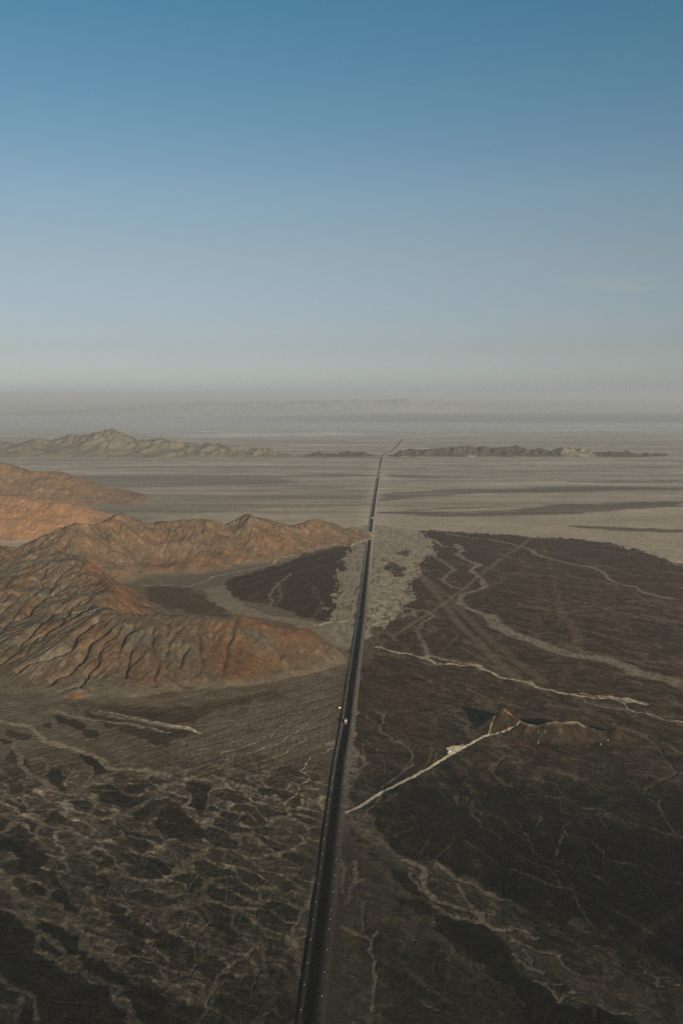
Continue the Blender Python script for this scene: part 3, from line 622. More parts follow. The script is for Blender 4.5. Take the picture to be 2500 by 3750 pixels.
('S6',.76,1.1,0,[(180,20),(230,50),(230,70),(300,100),(360,150)]),('S6',.68,1,0,[(430,190),(500,230),(530,290),(620,330),(660,360),(650,400)]),
('S6',.48,2.4,0,[(1520,430),(1450,470),(1390,560),(1400,610),(1480,680),(1568,710)]),('S6',.46,1.2,0,[(380,590),(390,540),(390,470),(330,360)]),('S6',.46,2,0,[(850,350),(830,430),(780,510)]),
('S6',.36,2,0,[(1190,920),(1190,960),(1270,1020),(1300,1090),(1420,1140),(1480,1190)]),('S6',.48,3,0,[(1100,60),(1150,130),(1160,200),(1220,270)]),('S6',.46,2,0,[(840,0),(1080,60)]),
('S6',.34,2,0,[(820,1130),(800,1220),(750,1320)]),('S6',.34,2,0,[(640,1090),(500,1180)]),('S6',.34,1.5,0,[(1020,1240),(880,1370)]),('S6',.36,2,0,[(960,690),(1050,760),(1060,860)]),('S6',.34,1.6,0,[(1050,1180),(1180,1220),(1290,1320),(1450,1410)]),
('S6',.6,2,0,[(400,830),(450,830),(500,780)]),('S6',.7,1.5,0,[(70,740),(180,740),(240,790)]),('S6',.7,1.5,0,[(250,420),(180,340),(100,380)]),
('S6',.9,.8,0,[(0,1150),(60,1152)]),('S6',.9,.8,0,[(0,1190),(40,1190)]),
('S6',.84,2.2,0,[(60,950),(150,1060),(250,1150),(400,1230),(500,1310),(620,1380),(720,1440),(760,1480)]),
('S6',.90,1.2,0,[(100,1060),(140,1080)]),('S6',.9,1.2,0,[(290,1180),(380,1215)]),
('S4',.92,2.6,0,[(580,0),(700,50),(770,80),(760,150),(770,230),(800,300),(860,370),(950,390),(1050,430),(1200,450),(1290,500),(1300,560)]),
('S4',.86,2.0,0,[(870,430),(960,490),(1030,535),(1150,540),(1300,590),(1420,640),(1568,650)]),
('S4',.82,2.0,0,[(880,40),(960,90),(1050,170),(1200,220),(1330,300),(1460,360),(1568,380)]),
('S4',.96,2.0,0,[(900,40),(930,70)]),('S4',.8,1.5,0,[(630,130),(690,220),(760,290)]),('S4',.95,2.4,0,[(1400,640),(1480,655)]),('S4',.8,1.5,0,[(1060,230),(1130,320),(1180,400),(1290,500)]),
('S4',.86,1.5,0,[(0,620),(100,660),(200,700),(280,730),(280,800),(270,850),(300,950),(310,1080),(300,1200),(290,1310),(300,1400)]),
('S4',.82,1.6,0,[(275,735),(300,700),(340,655)]),('S4',.74,2,0,[(0,0),(20,80),(15,160),(0,300)]),('S4',.8,2,0,[(130,0),(150,100),(140,180),(220,190)]),('S4',.62,2,0,[(60,400),(110,250),(150,190)]),
('S4',.6,1.3,0,[(210,650),(200,500),(230,390)]),('S4',.95,1,0,[(855,560),(858,590)]),('S4',.6,1,0,[(560,710),(700,740),(800,770)]),
('S4',.40,1.6,0,[(1050,850),(1200,880),(1250,960),(1350,1020),(1400,1090),(1568,1190)]),('S4',.44,2,0,[(1050,870),(1200,990),(1320,1100)]),
('S4',.75,1.2,0,[(980,910),(1010,940)]),('S4',.6,1,0,[(700,1130),(860,1165)]),('S4',.66,1.2,0,[(760,1310),(850,1360),(900,1385)]),('S4',.42,1.5,0,[(860,950),(880,1100)]),
('S5',.84,1.5,0,[(0,640),(90,655),(150,670),(200,710),(260,720)]),('S5',.84,1.5,0,[(0,740),(60,760),(170,800),(250,830),(300,850),(430,880),(460,860)]),
('S5',.9,1.6,0,[(380,860),(430,870),(440,890)]),('S5',.8,1.4,0,[(430,900),(490,990),(560,1020),(640,1050),(710,1070)]),
('S5',.82,1.5,0,[(0,860),(60,930),(150,990),(280,1040)]),('S5',.78,1.2,0,[(120,840),(180,920),(190,980),(290,1060)]),('S5',.82,1.2,0,[(210,1100),(330,1170),(420,1260),(470,1290)]),
('S5',.92,2.4,0,[(450,1290),(500,1240),(560,1230)]),('S5',.85,1.4,0,[(400,1140),(450,1150)]),
('S5',.76,1.4,0,[(560,1280),(680,1310),(850,1370),(950,1400),(1100,1440)]),('S5',.64,1.4,0,[(1000,1270),(1150,1330),(1250,1370),(1350,1430)]),
('S5',.50,2,0,[(720,1060),(800,1110),(900,1200),(1000,1270)]),('S5',.84,1.3,0,[(1240,1030),(1340,1080),(1350,1150)]),('S5',.8,.8,0,[(1380,1085),(1430,1095)]),('S5',.72,.8,0,[(1460,1150),(1530,1160)]),
('S5',.8,1,0,[(330,580),(370,600)]),('S5',.72,.8,0,[(740,790),(950,830),(1050,855)]),('S5',.7,.8,0,[(60,450),(150,480)]),('S5',.62,.8,0,[(600,665),(740,655)]),
('S5',.46,1.8,0,[(0,80),(150,140),(300,210),(440,250),(550,280),(590,320),(620,420),(660,500),(720,580),(770,650)]),
('S5',.38,1.4,0,[(340,80),(400,140),(430,230)]),('S5',.36,1.4,0,[(240,60),(430,90),(520,180),(580,250)]),('S5',.62,.8,0,[(640,315),(720,343)]),
('S5',.26,1.5,0,[(550,80),(770,160),(900,250)]),('S5',.32,1.5,0,[(950,20),(1150,80),(1350,180),(1568,240)]),('S5',.30,3,1,[(1060,790),(1200,680),(1350,590),(1568,440)]),('S5',.38,.8,0,[(1390,630),(1530,660)]),
('S5',.4,1.5,0,[(1000,970),(1200,1080),(1400,1170)]),('S5',.35,1.2,0,[(700,1300),(760,1380),(800,1500)]),('S5',.34,2,0,[(0,1180),(60,1250),(100,1350)]),
('S7',.52,1.6,0,[(100,765),(230,780),(300,800),(480,820),(600,870),(700,910),(780,930),(830,970),(1000,1000),(1100,1090),(1250,1110),(1450,1150),(1568,1200)]),
('S7',.80,.8,0,[(390,817),(495,823)]),('S7',.72,.8,0,[(650,905),(760,912)]),('S7',.7,.8,0,[(830,965),(930,965)]),('S7',.66,.9,0,[(1200,1105),(1440,1145)]),
('S7',.56,2.4,0,[(1060,180),(1180,230),(1330,320),(1370,400),(1430,480),(1500,570),(1480,620),(1380,660),(1290,700),(1225,770),(1330,810),(1380,840),(1370,900),(1390,1000),(1440,1070),(1568,1190)]),
('S7',.40,1.6,0,[(200,640),(390,680),(490,800)]),('S7',.40,1.4,0,[(460,940),(600,980),(730,1020)]),
('S7',.40,1.4,0,[(540,1050),(470,1100),(500,1140),(740,1220),(820,1300),(850,1360),(1000,1410),(1130,1430)]),('S7',.44,1.4,0,[(460,1150),(440,1270),(400,1340)]),
('S7',.40,1.4,0,[(200,1010),(270,990),(230,1080)]),('S7',.40,1.4,0,[(790,980),(830,1050),(900,1120)]),('S7',.34,1.4,0,[(130,1140),(190,1290),(300,1390),(450,1420)]),('S7',.34,1.6,0,[(0,1320),(200,1410),(430,1480)]),
('S7',.46,1.2,0,[(500,380),(660,480),(800,560)]),('S7',.44,1.2,0,[(1060,590),(1230,630),(1290,700)]),('S7',.5,.7,0,[(690,620),(800,622)]),('S7',.42,1.2,0,[(0,960),(50,1030),(100,1100)]),
('M8',.85,.6,0,[(330,552),(385,530)]),
]
def flowc(ang, ls, lt, seed, o=3, g=0.55):
    ca, sa = math.cos(ang), math.sin(ang)
    s = X * ca + Y * sa; t = -X * sa + Y * ca
    t = t + 4.0 * wxA; s = s + 3 * wyA
    return fbm(s / ls, t / lt, o, seed, g)
nST = flowc(-1.62, 60, 7, 250, 4, .6)
EN2 = (.8 * EN + 1.3 * nST).astype(f4)
for i_, (c, kv, soft, pts) in enumerate(POLY):
    m = poly_mask(c, pts, soft, amp=26 if (c == 'R4' and kv > .9) else {1: 30, 2: 11, 4: 25, 5: 10}.get(i_, min(soft * 1.2, 60)), nz=EF if c in ('C1', 'C2') else (EN2 if ((c == 'R4' and kv > .9) or i_ == 1) else None))
    k = mix(k, kv, m)
k += far * (0.15 * stk * (1 - .8 * ss(7000, 13000, Y)) - 0.02 + .12 * ss(6500, 11000, Y))  # far plain paled too: horizon haze put into its colour
braid = np.zeros(X.shape, f4)
for c, pts in (('S4',[(560,0),(960,50),(1050,170),(1230,240),(1400,330),(1568,390),(1568,650),(1300,570),(1040,530),(870,430),(740,330),(700,230),(620,130)]),
               ('S5',[(0,390),(180,515),(450,620),(740,680),(950,730),(1050,850),(1230,1000),(1568,1150),(1568,1240),(1300,1180),(1000,1010),(720,1060),(430,910),(60,800),(0,720)]),
               ('S5',[(0,850),(180,960),(430,1080),(570,1220),(480,1300),(280,1120),(0,980)]),
               ('S6',[(0,950),(290,960),(280,1080),(400,1220),(560,1360),(960,1480),(620,1505),(400,1290),(100,1130)]),
               ('R4',[(150,90),(420,150),(420,230),(290,360),(330,420),(270,510),(100,600),(110,400)]),
               ('R4',[(-5,280),(75,130),(115,90),(90,300),(45,640),(-60,560)]),
               ('S6',[(30,0),(130,0),(130,200),(190,420),(180,570),(70,720),(100,860),(10,930)])):
    braid = np.maximum(braid, poly_mask(c, pts, 12))

def flowc(ang, ls, lt, seed, o=3, g=0.55):
    ca, sa = math.cos(ang), math.sin(ang)
    s = X * ca + Y * sa; t = -X * sa + Y * ca
    t = t + 4.0 * sc_ * wxA; s = s + 3 * sc_ * wyA
    return fbm(s / ls, t / lt, o, seed, g)
def ridged(n, w_): return np.exp(-(n / w_) ** 2)
# the regions' own drainage grain
lft = ss(6, 25, -rdist); rgt = ss(6, 25, rdist)
near = 1 - ss(1150, 1500, Y)
botl = lft * (1 - ss(820, 960, Y))
fan = lft * ss(800, 900, Y) * near
aBL, aFN, aBR = math.atan2(-119, 157), math.atan2(108, 134), math.atan2(-243, 219)
nBL = flowc(aBL, 60, 20, 100, 4); nBL2 = flowc(aBL + 0.35, 26, 9, 106, 3)
nFN = flowc(aFN, 130, 8, 110, 4); nBR = flowc(aBR, 55, 16, 120, 4); nBR2 = flowc(aBR, 20, 5.5, 126, 3)
nIS = fbm(X / 17 + 0.4 * wxA, Y / 24 + 0.4 * wyA, 4, 130)
nFI = fbm(X / 5, Y / 6, 3, 136)
veinL = ridged(nBL, .07) * .8 + ridged(nBL2, .06) * .5
veinF = ridged(nFN, .07)
veinR = ridged(nBR, .05) * .7 + ridged(nIS, .04) * .5
def voro(ang, ls, lt, seed, warp=1.0):
    """stretched cells: distance to the border between neighbours (in cells) and a random number per cell"""
    ca, sa = math.cos(ang), math.sin(ang); WX_ = X + warp * (WX - X) + 5 * warp * wxA; WY_ = Y + warp * (WY - Y) + 6 * warp * wyA
    s_ = ((WX_ * ca + WY_ * sa) / ls).astype(f4) + seed; t_ = ((-WX_ * sa + WY_ * ca) / lt).astype(f4) + seed * 2
    ix = np.floor(s_).astype(np.int32); iy = np.floor(t_).astype(np.int32)
    f1 = np.full(X.shape, 9, f4); f2 = np.full(X.shape, 9, f4); rid = np.zeros(X.shape, f4)
    for dx in (-1, 0, 1):
        for dy in (-1, 0, 1):
            h = PERM[(ix + dx) & 255]; h = PERM[h + ((iy + dy) & 255)]; h2 = PERM[h + 97]
            d = np.hypot(ix + dx + .1 + .8 * h / 255. - s_, iy + dy + .1 + .8 * h2 / 255. - t_).astype(f4)
            nw = d < f1; f2 = np.where(nw, f1, np.minimum(f2, d)); rid = np.where(nw, PERM[h + 31] / 255., rid); f1 = np.where(nw, d, f1)
    return f2 - f1, rid.astype(f4)
vbL, vrL = voro(aBL, 44, 17, 3); vbM, vrM = voro(aBL + .2, 17, 7, 7); vbR, vrR = voro(-.80, 60, 20, 11); vbB, vrB = voro(-1.55, 42, 11, 15); vbS, vrS = voro(aBR + .1, 13, 4.2, 19, .6)
lo = np.clip(k / 0.45, 0.25, 1)
nV = flowc(aBL + .2, 46, 17, 240, 2, .4); nV2 = flowc(-.75, 90, 30, 244, 2, .4); nV3 = flowc(-.5, 40, 14, 247, 2, .4)
wv1 = .10 + .16 * np.clip(nBL + .2, 0, .6)
beltL = 1 - ss(wv1 * .5, wv1 * 1.6, vbL); beltM = 1 - ss(.05, .20, vbM)
k += botl * (.23 * beltL * (.8 + .7 * np.clip(.3 + nIS, 0, 1)) + .16 * beltM - .19 * ss(.45, .75, vrL) * (1 - beltL) - .05 * vrM) * np.clip(lo, .4, 1)
beltR = 1 - ss(.05, .16, vbR)
k += rgt * (1 - ss(2000, 2600, Y)) * (1 - ss(.5, .65, k)) * (.10 * beltR * np.clip(.5 + 1.6 * nBR, 0, 1) + .07 * (vrR - .5)) * np.clip(lo + .1, .45, 1)
veinH = ridged(flowc(aBL - .25, 13, 5, 230, 3), .08)
k += botl * (0.14 * veinL - 0.04 + .13 * nBL + .10 * veinH) * lo * fadeR(12)
k += botl * .20 * ridged(nV, .055) * (.5 + lo * .5)
k += rgt * (1 - ss(2300, 2800, Y)) * (.12 * ridged(nV2, .045) + .07 * ridged(nV3, .05)) * (.5 + lo * .5) * (1 - ss(.55, .7, k))
k += fan * (0.10 * veinF - 0.03 + 0.06 * nFN + .10 * nBL) * fadeR(9)
k += rgt * (1 - ss(1500, 2500, Y)) * (0.20 * veinR - 0.04 + .14 * nBR + .10 * nIS) * np.clip(lo, .35, 1) * fadeR(12)
fl = ss(.10, .42, nBR2 + .25 * nFI)
k += np.where(X > 30, 1, 1) * braid * np.where(k > .7, np.where(Y > 1050, -.17 * ss(.05, -.35, nST + .3 * nIS) * (.4 + .6 * ss(.3, .7, vrB)), -.34 * ss(.0, -.3, nBR2 + .35 * nIS)), 0.30 * (1 - ss(.10, .34, vbS)) * ss(-.15, .25, nBR + nIS) + .16 * fl - .16 * ss(.5, .8, vrS))
k += 0.030 * nFI * fadeR(5) + 0.05 * nIS * fadeR(20) * np.clip(k / .4, .4, 1)
wash = np.zeros(X.shape, f4)
for c, kv, hw, st_, pts in LINE:
    if c == 'R4' and not st_: hw = hw * (2.0 if hw < 3 else 1.7)
    if c in ('S0', 'S1', 'S2', 'S3') and kv > .5: kv = kv + {'S0': .10, 'S1': .04, 'S2': .13, 'S3': .12}[c]; hw = hw * .9
    if c in ('S4', 'S5') and kv > .5: kv = kv + .14; hw = hw * 1.1
    if c in ('S5', 'S6', 'S7') and kv <= .5: kv = kv + .16
    if c == 'R4' and st_: kv = kv + .15; hw = hw * 1.35
    wx, wy = (X + .4 * (WX - X) * 0.5, Y + .4 * (WY - Y) * 0.5) if st_ else (WX, WY)
    m = line_mask(uvw(c, pts), hw * 0.65, hw * (1.2 if st_ else 0.6), wx, wy, taper=hw < 1.3)
    m = m * np.clip(0.92 + 0.9 * nFI + .5 * nIS, 0.2, 1.0) * (0.8 if st_ else 1)
    k = np.where(m > 0, mix(k, np.maximum(k, kv), m), k)
    if not st_: wash = np.maximum(wash, m)
# small unnamed rills over the varnished fans, each one walked downhill with side branches
def rill(x, y, ang, n, step, hw, dk, rs, depth=0):
    global k
    pts = [(x, y)]; a = ang
    for i in range(n):
        a = ang + .75 * math.sin(.045 * x + 1.3 * depth + .02 * y) * .6 + rs.normal(0, .32); x += step * math.cos(a); y += step * math.sin(a); pts.append((x, y))
        if depth < 2 and rs.rand() < .13: rill(x, y, ang + rs.choice([-1, 1]) * rs.uniform(.35, .8), max(4, int(n * .45)), step * .8, hw * .7, dk * .75, rs, depth + 1)
    m = line_mask(pts, hw * .55, hw * .8, WX, WY, taper=True) * np.clip(.75 + 1.1 * nIS + .6 * nFI, .1, 1) * (1 - ss(.55, .7, k))
    k = k + m * dk
rs_ = np.random.RandomState(5)
for u0, v0, u1, v1, n_, a_, st_, hw_, dk_ in ((1500, 1960, 2500, 2250, 34, -.62, 18, 7.5, .17), (1450, 2150, 2450, 2550, 30, -.75, 14, 5.2, .17), (1330, 2450, 2500, 2640, 18, -.7, 10, 3.6, .15),
                                              (1320, 2560, 1800, 2950, 20, -1.25, 7, 1.8, .16), (1850, 2760, 2500, 3300, 36, -.75, 7, 1.8, .19), (1450, 2900, 1950, 3150, 14, -1.2, 6, 1.6, .17),
                                              (880, 2120, 1240, 2230, 14, -2.2, 11, 4.5, .15), (1260, 3150, 1700, 3700, 18, -1.1, 5, 1.1, .17)):
    for i in range(n_):
        x0, y0 = u2w(rs_.uniform(u0, u1), rs_.uniform(v0, v1))
        rill(float(x0), float(y0), a_ + rs_.normal(0, .15), rs_.randint(8, 22), st_, hw_ * rs_.uniform(.7, 1.3), dk_ * rs_.uniform(.6, 1.25), rs_)
# white gravel trail to the lookout
TRK = [(0,950),(60,930),(130,905),(200,865),(300,800),(400,740),(500,690),(600,640),(700,588),(780,550),(870,490),(960,435),(1010,400),(1090,360),(1160,325),(1230,285),(1310,245),(1345,236)]
tw = uvw('S6', TRK); tw[0] = (road_x(tw[0][1]) + 4, tw[0][1])
small = (X + .7 * gn(X / 6, Y / 6, 72), Y + .9 * gn(X / 6, Y / 6, 73))
pth = line_mask(tw, 1.5, 0.9, *small)
pth = np.maximum(pth, poly_mask('T4', [(360,480),(400,465),(480,420),(600,400),(750,410),(900,400),(1000,405),(1080,420),(950,520),(700,650),(500,750),(400,690),(370,600)], 1.0, *small))
def surfw(c, pts, hms, off=0):
    return [tuple(float(q) for q in march(a, b, hms)) for a, b in px(c, pts)]
MJ = surfw('M8', [(200,347)], [HMM])[0]
trailW = [
 (1.3, [tw[-1], MJ] + [(skp[0], skp[1]) for skp in SK_M[2][0][::-1]]),
 (0.9, [MJ] + [(skp[0], skp[1]) for skp in SK_M[1][0][::-1]]),
 (0.8, [(skp[0], skp[1]) for skp in SK_M[0][0][:13]]),
 (0.5, surfw('M8', [(640,285),(655,330),(655,400),(648,425)], [HMM])),
 (0.3, surfw('M8', [(670,290),(720,330)], [HMM]))]
for hw, Wl in trailW:
    pth = np.maximum(pth, line_mask(Wl, hw * .6, hw * .9, *small) * (.85 if hw < 1 else .95) * np.clip(.85 + .8 * nFI, .3, 1))
crest = line_mask([(a[0], a[1]) for a in SK_M[0][0][3:11]], 1.2, 5, *small)
k = mix(k, 1.2, pth * 0.97)

# ------------------------------------------------------------------ hill colours: warm (red oxide, painted sunlit patches) and grey weights
hillh = np.maximum(HL.at(X, Y), np.maximum(HF.at(X, Y), HMM.at(X, Y))).astype(f4)
hid = np.zeros(X.shape, np.int32)
ihl = HL.at(X, Y, HL.idx.astype(float), -1); hid = np.where(HL.at(X, Y) > 0.6, np.array([1, 2, 2, 3, 4, 5])[np.clip(np.round(ihl), 0, 5).astype(int)], hid)
ihf = HF.at(X, Y, HF.idx.astype(float), -1); hid = np.where(HF.at(X, Y) > 0.6, np.array([6, 6, 7, 8])[np.clip(np.round(ihf), 0, 3).astype(int)], hid)
hid = np.where(HMM.at(X, Y) > 0.35, 9, hid)
def surf_mask(c, pts, soft, hms):
    W = surfw(c, pts, hms); m = (X > min(p[0] for p in W) - soft) & (X < max(p[0] for p in W) + soft) & (Y > min(p[1] for p in W) - soft) & (Y < max(p[1] for p in W) + soft)
    r = np.zeros(X.shape, f4)
    if not m.any(): return r
    x = WX[m]; y = WY[m]; ins = np.zeros(x.shape, bool); dm = np.full(x.shape, 1e9, f4); n = len(W)
    for i in range(n):
        ax, ay = W[i]; bx, by = W[(i + 1) % n]
        ins ^= ((ay > y) != (by > y)) & (x < (bx - ax) * (y - ay) / ((by - ay) or 1e-9) + ax)
        dm = np.minimum(dm, seg_d(x, y, ax, ay, bx, by)[0])
    r[m] = ss(-soft / 2, soft / 2, np.where(ins, dm, -dm)); return r
onhill = np.where(Y < 5000, ss(1.0, 9, hillh + 3 * nIS), ss(.5, 5, hillh)) * (hid > 0)
onM = ss(0.3, 2.0, HMM.at(X, Y)).astype(f4)
n1 = fbm(X / 120, Y / 120, 4, 140); n2 = fbm(X / 35, Y / 35, 4, 150); n3 = fbm(X / 11, Y / 11, 3, 160); n4 = fbm(X / 4.5, Y / 4.5, 2, 165); nO = fbm(X / 28, Y / 34, 3, 168)
kh = 0.68 + .08 * n1 + .11 * n2 + .07 * n3 + .09 * n4 * fadeR(4.5) + .09 * ss(.22, .5, nO) - .06 * ss(.2, .5, -nO)
kh = np.where(hid == 1, kh - .04, kh); kh = np.where((hid == 7) | (hid == 8), 0.60 + .08 * n1, kh); kh = np.where(hid == 6, .80 + .06 * n1, kh)
kh = np.where(hid == 4, kh + .24, kh); kh = np.where(hid == 5, kh + .13, kh); kh = np.where(hid == 3, kh + .04, kh)
kh = kh + .28 * (hid == 8) * ss(1340, 1400, X) * ss(1620, 1560, X) * ss(5480, 5560, Y)  # sunlit patch near the range's right end, painted as paler colour
k = mix(k, kh, np.where(hid == 9, 0, onhill))
k = mix(k, 0.42 + .22 * n3 + .16 * n2 + .08 * n4 + .45 * crest, np.where((hid == 9), onM * (1 - pth), 0))
org = np.zeros(X.shape, f4)
for c, a, soft, pts in (
 ('L3',.85,30,[(940,420),(1050,400),(1200,400),(1400,440),(1490,520),(1300,520),(1250,470),(1100,440),(1000,480)]),
 ('L3',1.,40,[(940,500),(1100,470),(1200,560),(1260,600),(1200,660),(1100,700),(1000,650),(950,560)]),
 ('L3',.45,25,[(1250,500),(1490,530),(1510,570),(1300,620)]),
 ('L3',1.,5,[(285,740),(310,720),(400,720),(412,750),(360,768),(310,762)]),
 ('L3',.9,30,[(370,100),(440,130),(480,200),(560,220),(640,260),(700,340),(600,370),(480,330),(430,250),(390,180)]),
 ('L3',.75,50,[(640,90),(800,120),(960,90),(1200,70),(1280,110),(1100,160),(900,200),(700,190)]),
 ('L3',.6,40,[(1050,20),(1300,10),(1400,40),(1300,90),(1100,60)]),
 ('L3',.5,20,[(150,130),(210,110),(120,250),(60,300),(30,280)]),  # sunlit left slope patches, painted warm, start here
 ('L3',.6,20,[(60,360),(200,320),(110,400)]),
 ('L3',.6,16,[(350,460),(500,420),(420,520),(350,560)]),
 ('L3',.5,16,[(180,430),(330,400),(250,460),(170,470)]),  # last of the painted sunlit patches
 ('L3',.4,30,[(560,560),(760,640),(720,720),(600,700)]),
 ('L3',.55,20,[(0,60),(100,60),(60,120),(0,160)]),
 ('L3',.35,40,[(480,460),(560,470),(500,640),(380,640)])):
    org = np.maximum(org, a * surf_mask(c, pts, soft, [HL]))
for c, a, soft, pts in (('M8',1.,3,[(352,135),(440,130),(530,180),(525,235),(430,200),(380,160)]),('M8',.8,6,[(500,280),(620,280),(660,430),(560,440),(480,400)]),
 ('M8',.6,6,[(930,330),(1100,320),(1100,430),(950,420)]),('M8',.7,3,[(1330,300),(1440,320),(1430,400),(1350,380)]),('M8',.5,10,[(300,340),(700,430),(720,520),(500,500),(330,420)])):
    org = np.maximum(org, a * surf_mask(c, pts, soft, [HMM]))
org = np.maximum(org, np.where(hid == 4, .95, 0)); org = np.maximum(org, np.where(hid == 5, .6, 0)); org = np.maximum(org, np.where(hid == 3, .18 + .3 * ss(-.1, .3, n1), 0))
org = np.clip(org * (0.85 + .9 * n2), 0, 1) * np.where(hid > 0, onhill, 1) 
org = np.where(pth > .3, 0, org)
k = k - 0.02 * org * (hid > 0)
gry = ss(.0, .35, fbm(X / 90, Y / 60, 4, 170)) * (hid > 0) * (hid < 6)
gry = np.maximum(gry, pth * 0.5); gry = np.where((hid >= 6) & (hid < 9), 1.25, gry); gry = np.where(hid == 5, np.maximum(gry, .4), gry)
oliv = ss(-.35, .2, fbm(X / 90, Y / 90, 3, 180)) * (hid == 0) * ss(1700, 900, Y)
far2 = ss(1600, 5000, Y)

k = k * mix(.70, 1, ss(560, 1020, Y))  # near ground darker: lens vignette and view-angle shade painted in, partly real tone
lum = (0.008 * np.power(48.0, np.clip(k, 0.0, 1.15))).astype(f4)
tint = np.stack([np.full(X.shape, 1.26, f4), np.full(X.shape, .975, f4), np.full(X.shape, .62, f4)], -1)
def tblend(t, colr, wgt): return t + (np.array(colr, f4) - t) * wgt[..., None]
kk = np.clip(k, 0, 1).astype(f4)
tint = tblend(tint, (1.11, 1.03, .58), ss(.35, .05, kk))
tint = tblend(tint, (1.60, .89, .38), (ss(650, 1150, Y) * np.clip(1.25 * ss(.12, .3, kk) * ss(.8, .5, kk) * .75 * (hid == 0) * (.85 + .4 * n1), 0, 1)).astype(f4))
tint = tblend(tint, (1.06, 1.05, .54), (oliv * .5 * ss(.6, .4, kk)).astype(f4))
tint = tblend(tint, (1.13, .98, .74), (far2 * .9).astype(f4)); tint = tblend(tint, (.95, 1.0, .98), (ss(6000, 12000, Y) * .9).astype(f4))  # farthest ground cooled: horizon haze put into its tint
tint = tblend(tint, (1.33, .95, .57), (onhill * .85).astype(f4))
tint = tblend(tint, (1.15, 1.0, .70), (gry * .8).astype(f4))
tint = tblend(tint, (1.72, .80, .34), (org * .8).astype(f4))
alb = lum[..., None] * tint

# ------------------------------------------------------------------ heights
clear = ss(7.5, 22, ard)
dtl = fadeR(10)
Zp = 0.55 * nIS * fadeR(18) + 0.9 * nBR * rgt * fadeR(14) * near + 1.1 * nBL * botl * fadeR(16) + 0.55 * nFN * fan * fadeR(9)
Zp += (0.55 * (nBL2 * botl + nBR2 * rgt * near) + 0.22 * nFI) * fadeR(5)
nWR = 0.5 - np.abs(flowc(math.pi / 2 + .25, 26, 7.5, 190, 3)) * 1.7        # wrinkled ground left of the road
Zp += 0.75 * nWR * lft * (1 - ss(160, 240, ard)) * (1 - ss(1000, 1400, Y)) * fadeR(8)
nRL = 0.5 - np.abs(nFN) * 1.8
Zp += 0.3 * nRL * fan * fadeR(9)
Zp += 5.0 * fbm(X / 900, Y / 900, 3, 200) * ss(60, 500, ard)
Zp -= 0.55 * wash + 0.25 * pth
Zp = Zp * clear - 0.35 * (1 - clear)
# eroded ditch at the foot of the left bank
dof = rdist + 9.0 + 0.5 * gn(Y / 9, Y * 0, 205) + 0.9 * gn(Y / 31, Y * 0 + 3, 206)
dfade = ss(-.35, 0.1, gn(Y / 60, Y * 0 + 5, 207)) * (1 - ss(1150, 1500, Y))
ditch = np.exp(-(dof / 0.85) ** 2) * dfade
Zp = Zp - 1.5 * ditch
ditch_shade = 1 - 0.45 * ditch
alb = alb * ditch_shade[..., None]  # shadow inside the ditch darkened into the ground colour
gA = 0.5 - np.abs(flowc(-1.95, 42, 8.5, 260, 3, .5)) * 1.7; gC = 0.5 - np.abs(flowc(-1.45, 60, 12, 264, 3, .5)) * 1.7
gul = np.where((hid == 1) | (hid == 2), gA * 1.5, gC * 2.0) * ((hid > 0) & (hid < 6)) * ss(2, 14, hillh) * np.where(hid == 4, .3, 1) * (1 - .6 * ((hid == 1) * ss(-330, -170, X)))
hillh = (hillh + gul).astype(f4)
kn = surfw('L3', [(352,752)], [HL])[0]
knob = 9 * np.clip(1 - np.hypot((X - kn[0]) / 26, (Y - kn[1] - 8) / 20), 0, 1) ** .8
hl = np.where(hillh > -40, hillh, -60).astype(f4)
Z = np.where(hl > -3, smax(Zp, hl, 0.8), Zp)
Z = np.maximum(Z, np.where(hid != 9, Zp + knob, Zp))
Z = np.where(knob > 0, np.maximum(Z, Zp + knob), Z)
if True:   # far ranges
    m = Y > 7000
    hd = np.full(m.sum(), -1e3, f4); wr = 500 * fbm(X[m] / 2500, Y[m] / 2500, 4, 210)
    idd = np.zeros(m.sum(), int)
    for i, (sk, p, e) in enumerate(SK_D):
        r = ridge(X[m] + .3 * wr, Y[m] + wr, sk, p, e); idd = np.where(r > hd, i, idd); hd = np.maximum(hd, r)
    hd = hd * (1 + .3 * fbm(X[m] / 700, Y[m] / 900, 4, 211))
    zz = Z[m]; Z[m] = np.where(hd > 0, np.maximum(zz, hd), zz)
    h0 = hid[m]; h0 = np.where(hd > 6, 10 + idd, h0); hid[m] = h0
    am = alb[m]; am[hd > 6] = am[hd > 6] * 0 + np.array([.46, .48, .475], f4); alb[m] = am  # pale cool colour of the far ranges has haze brightness painted in
outer = ss(60000, 61500, Y)
Z = Z * (1 - outer)
Z = np.maximum(Z, -2.8).astype(f4)
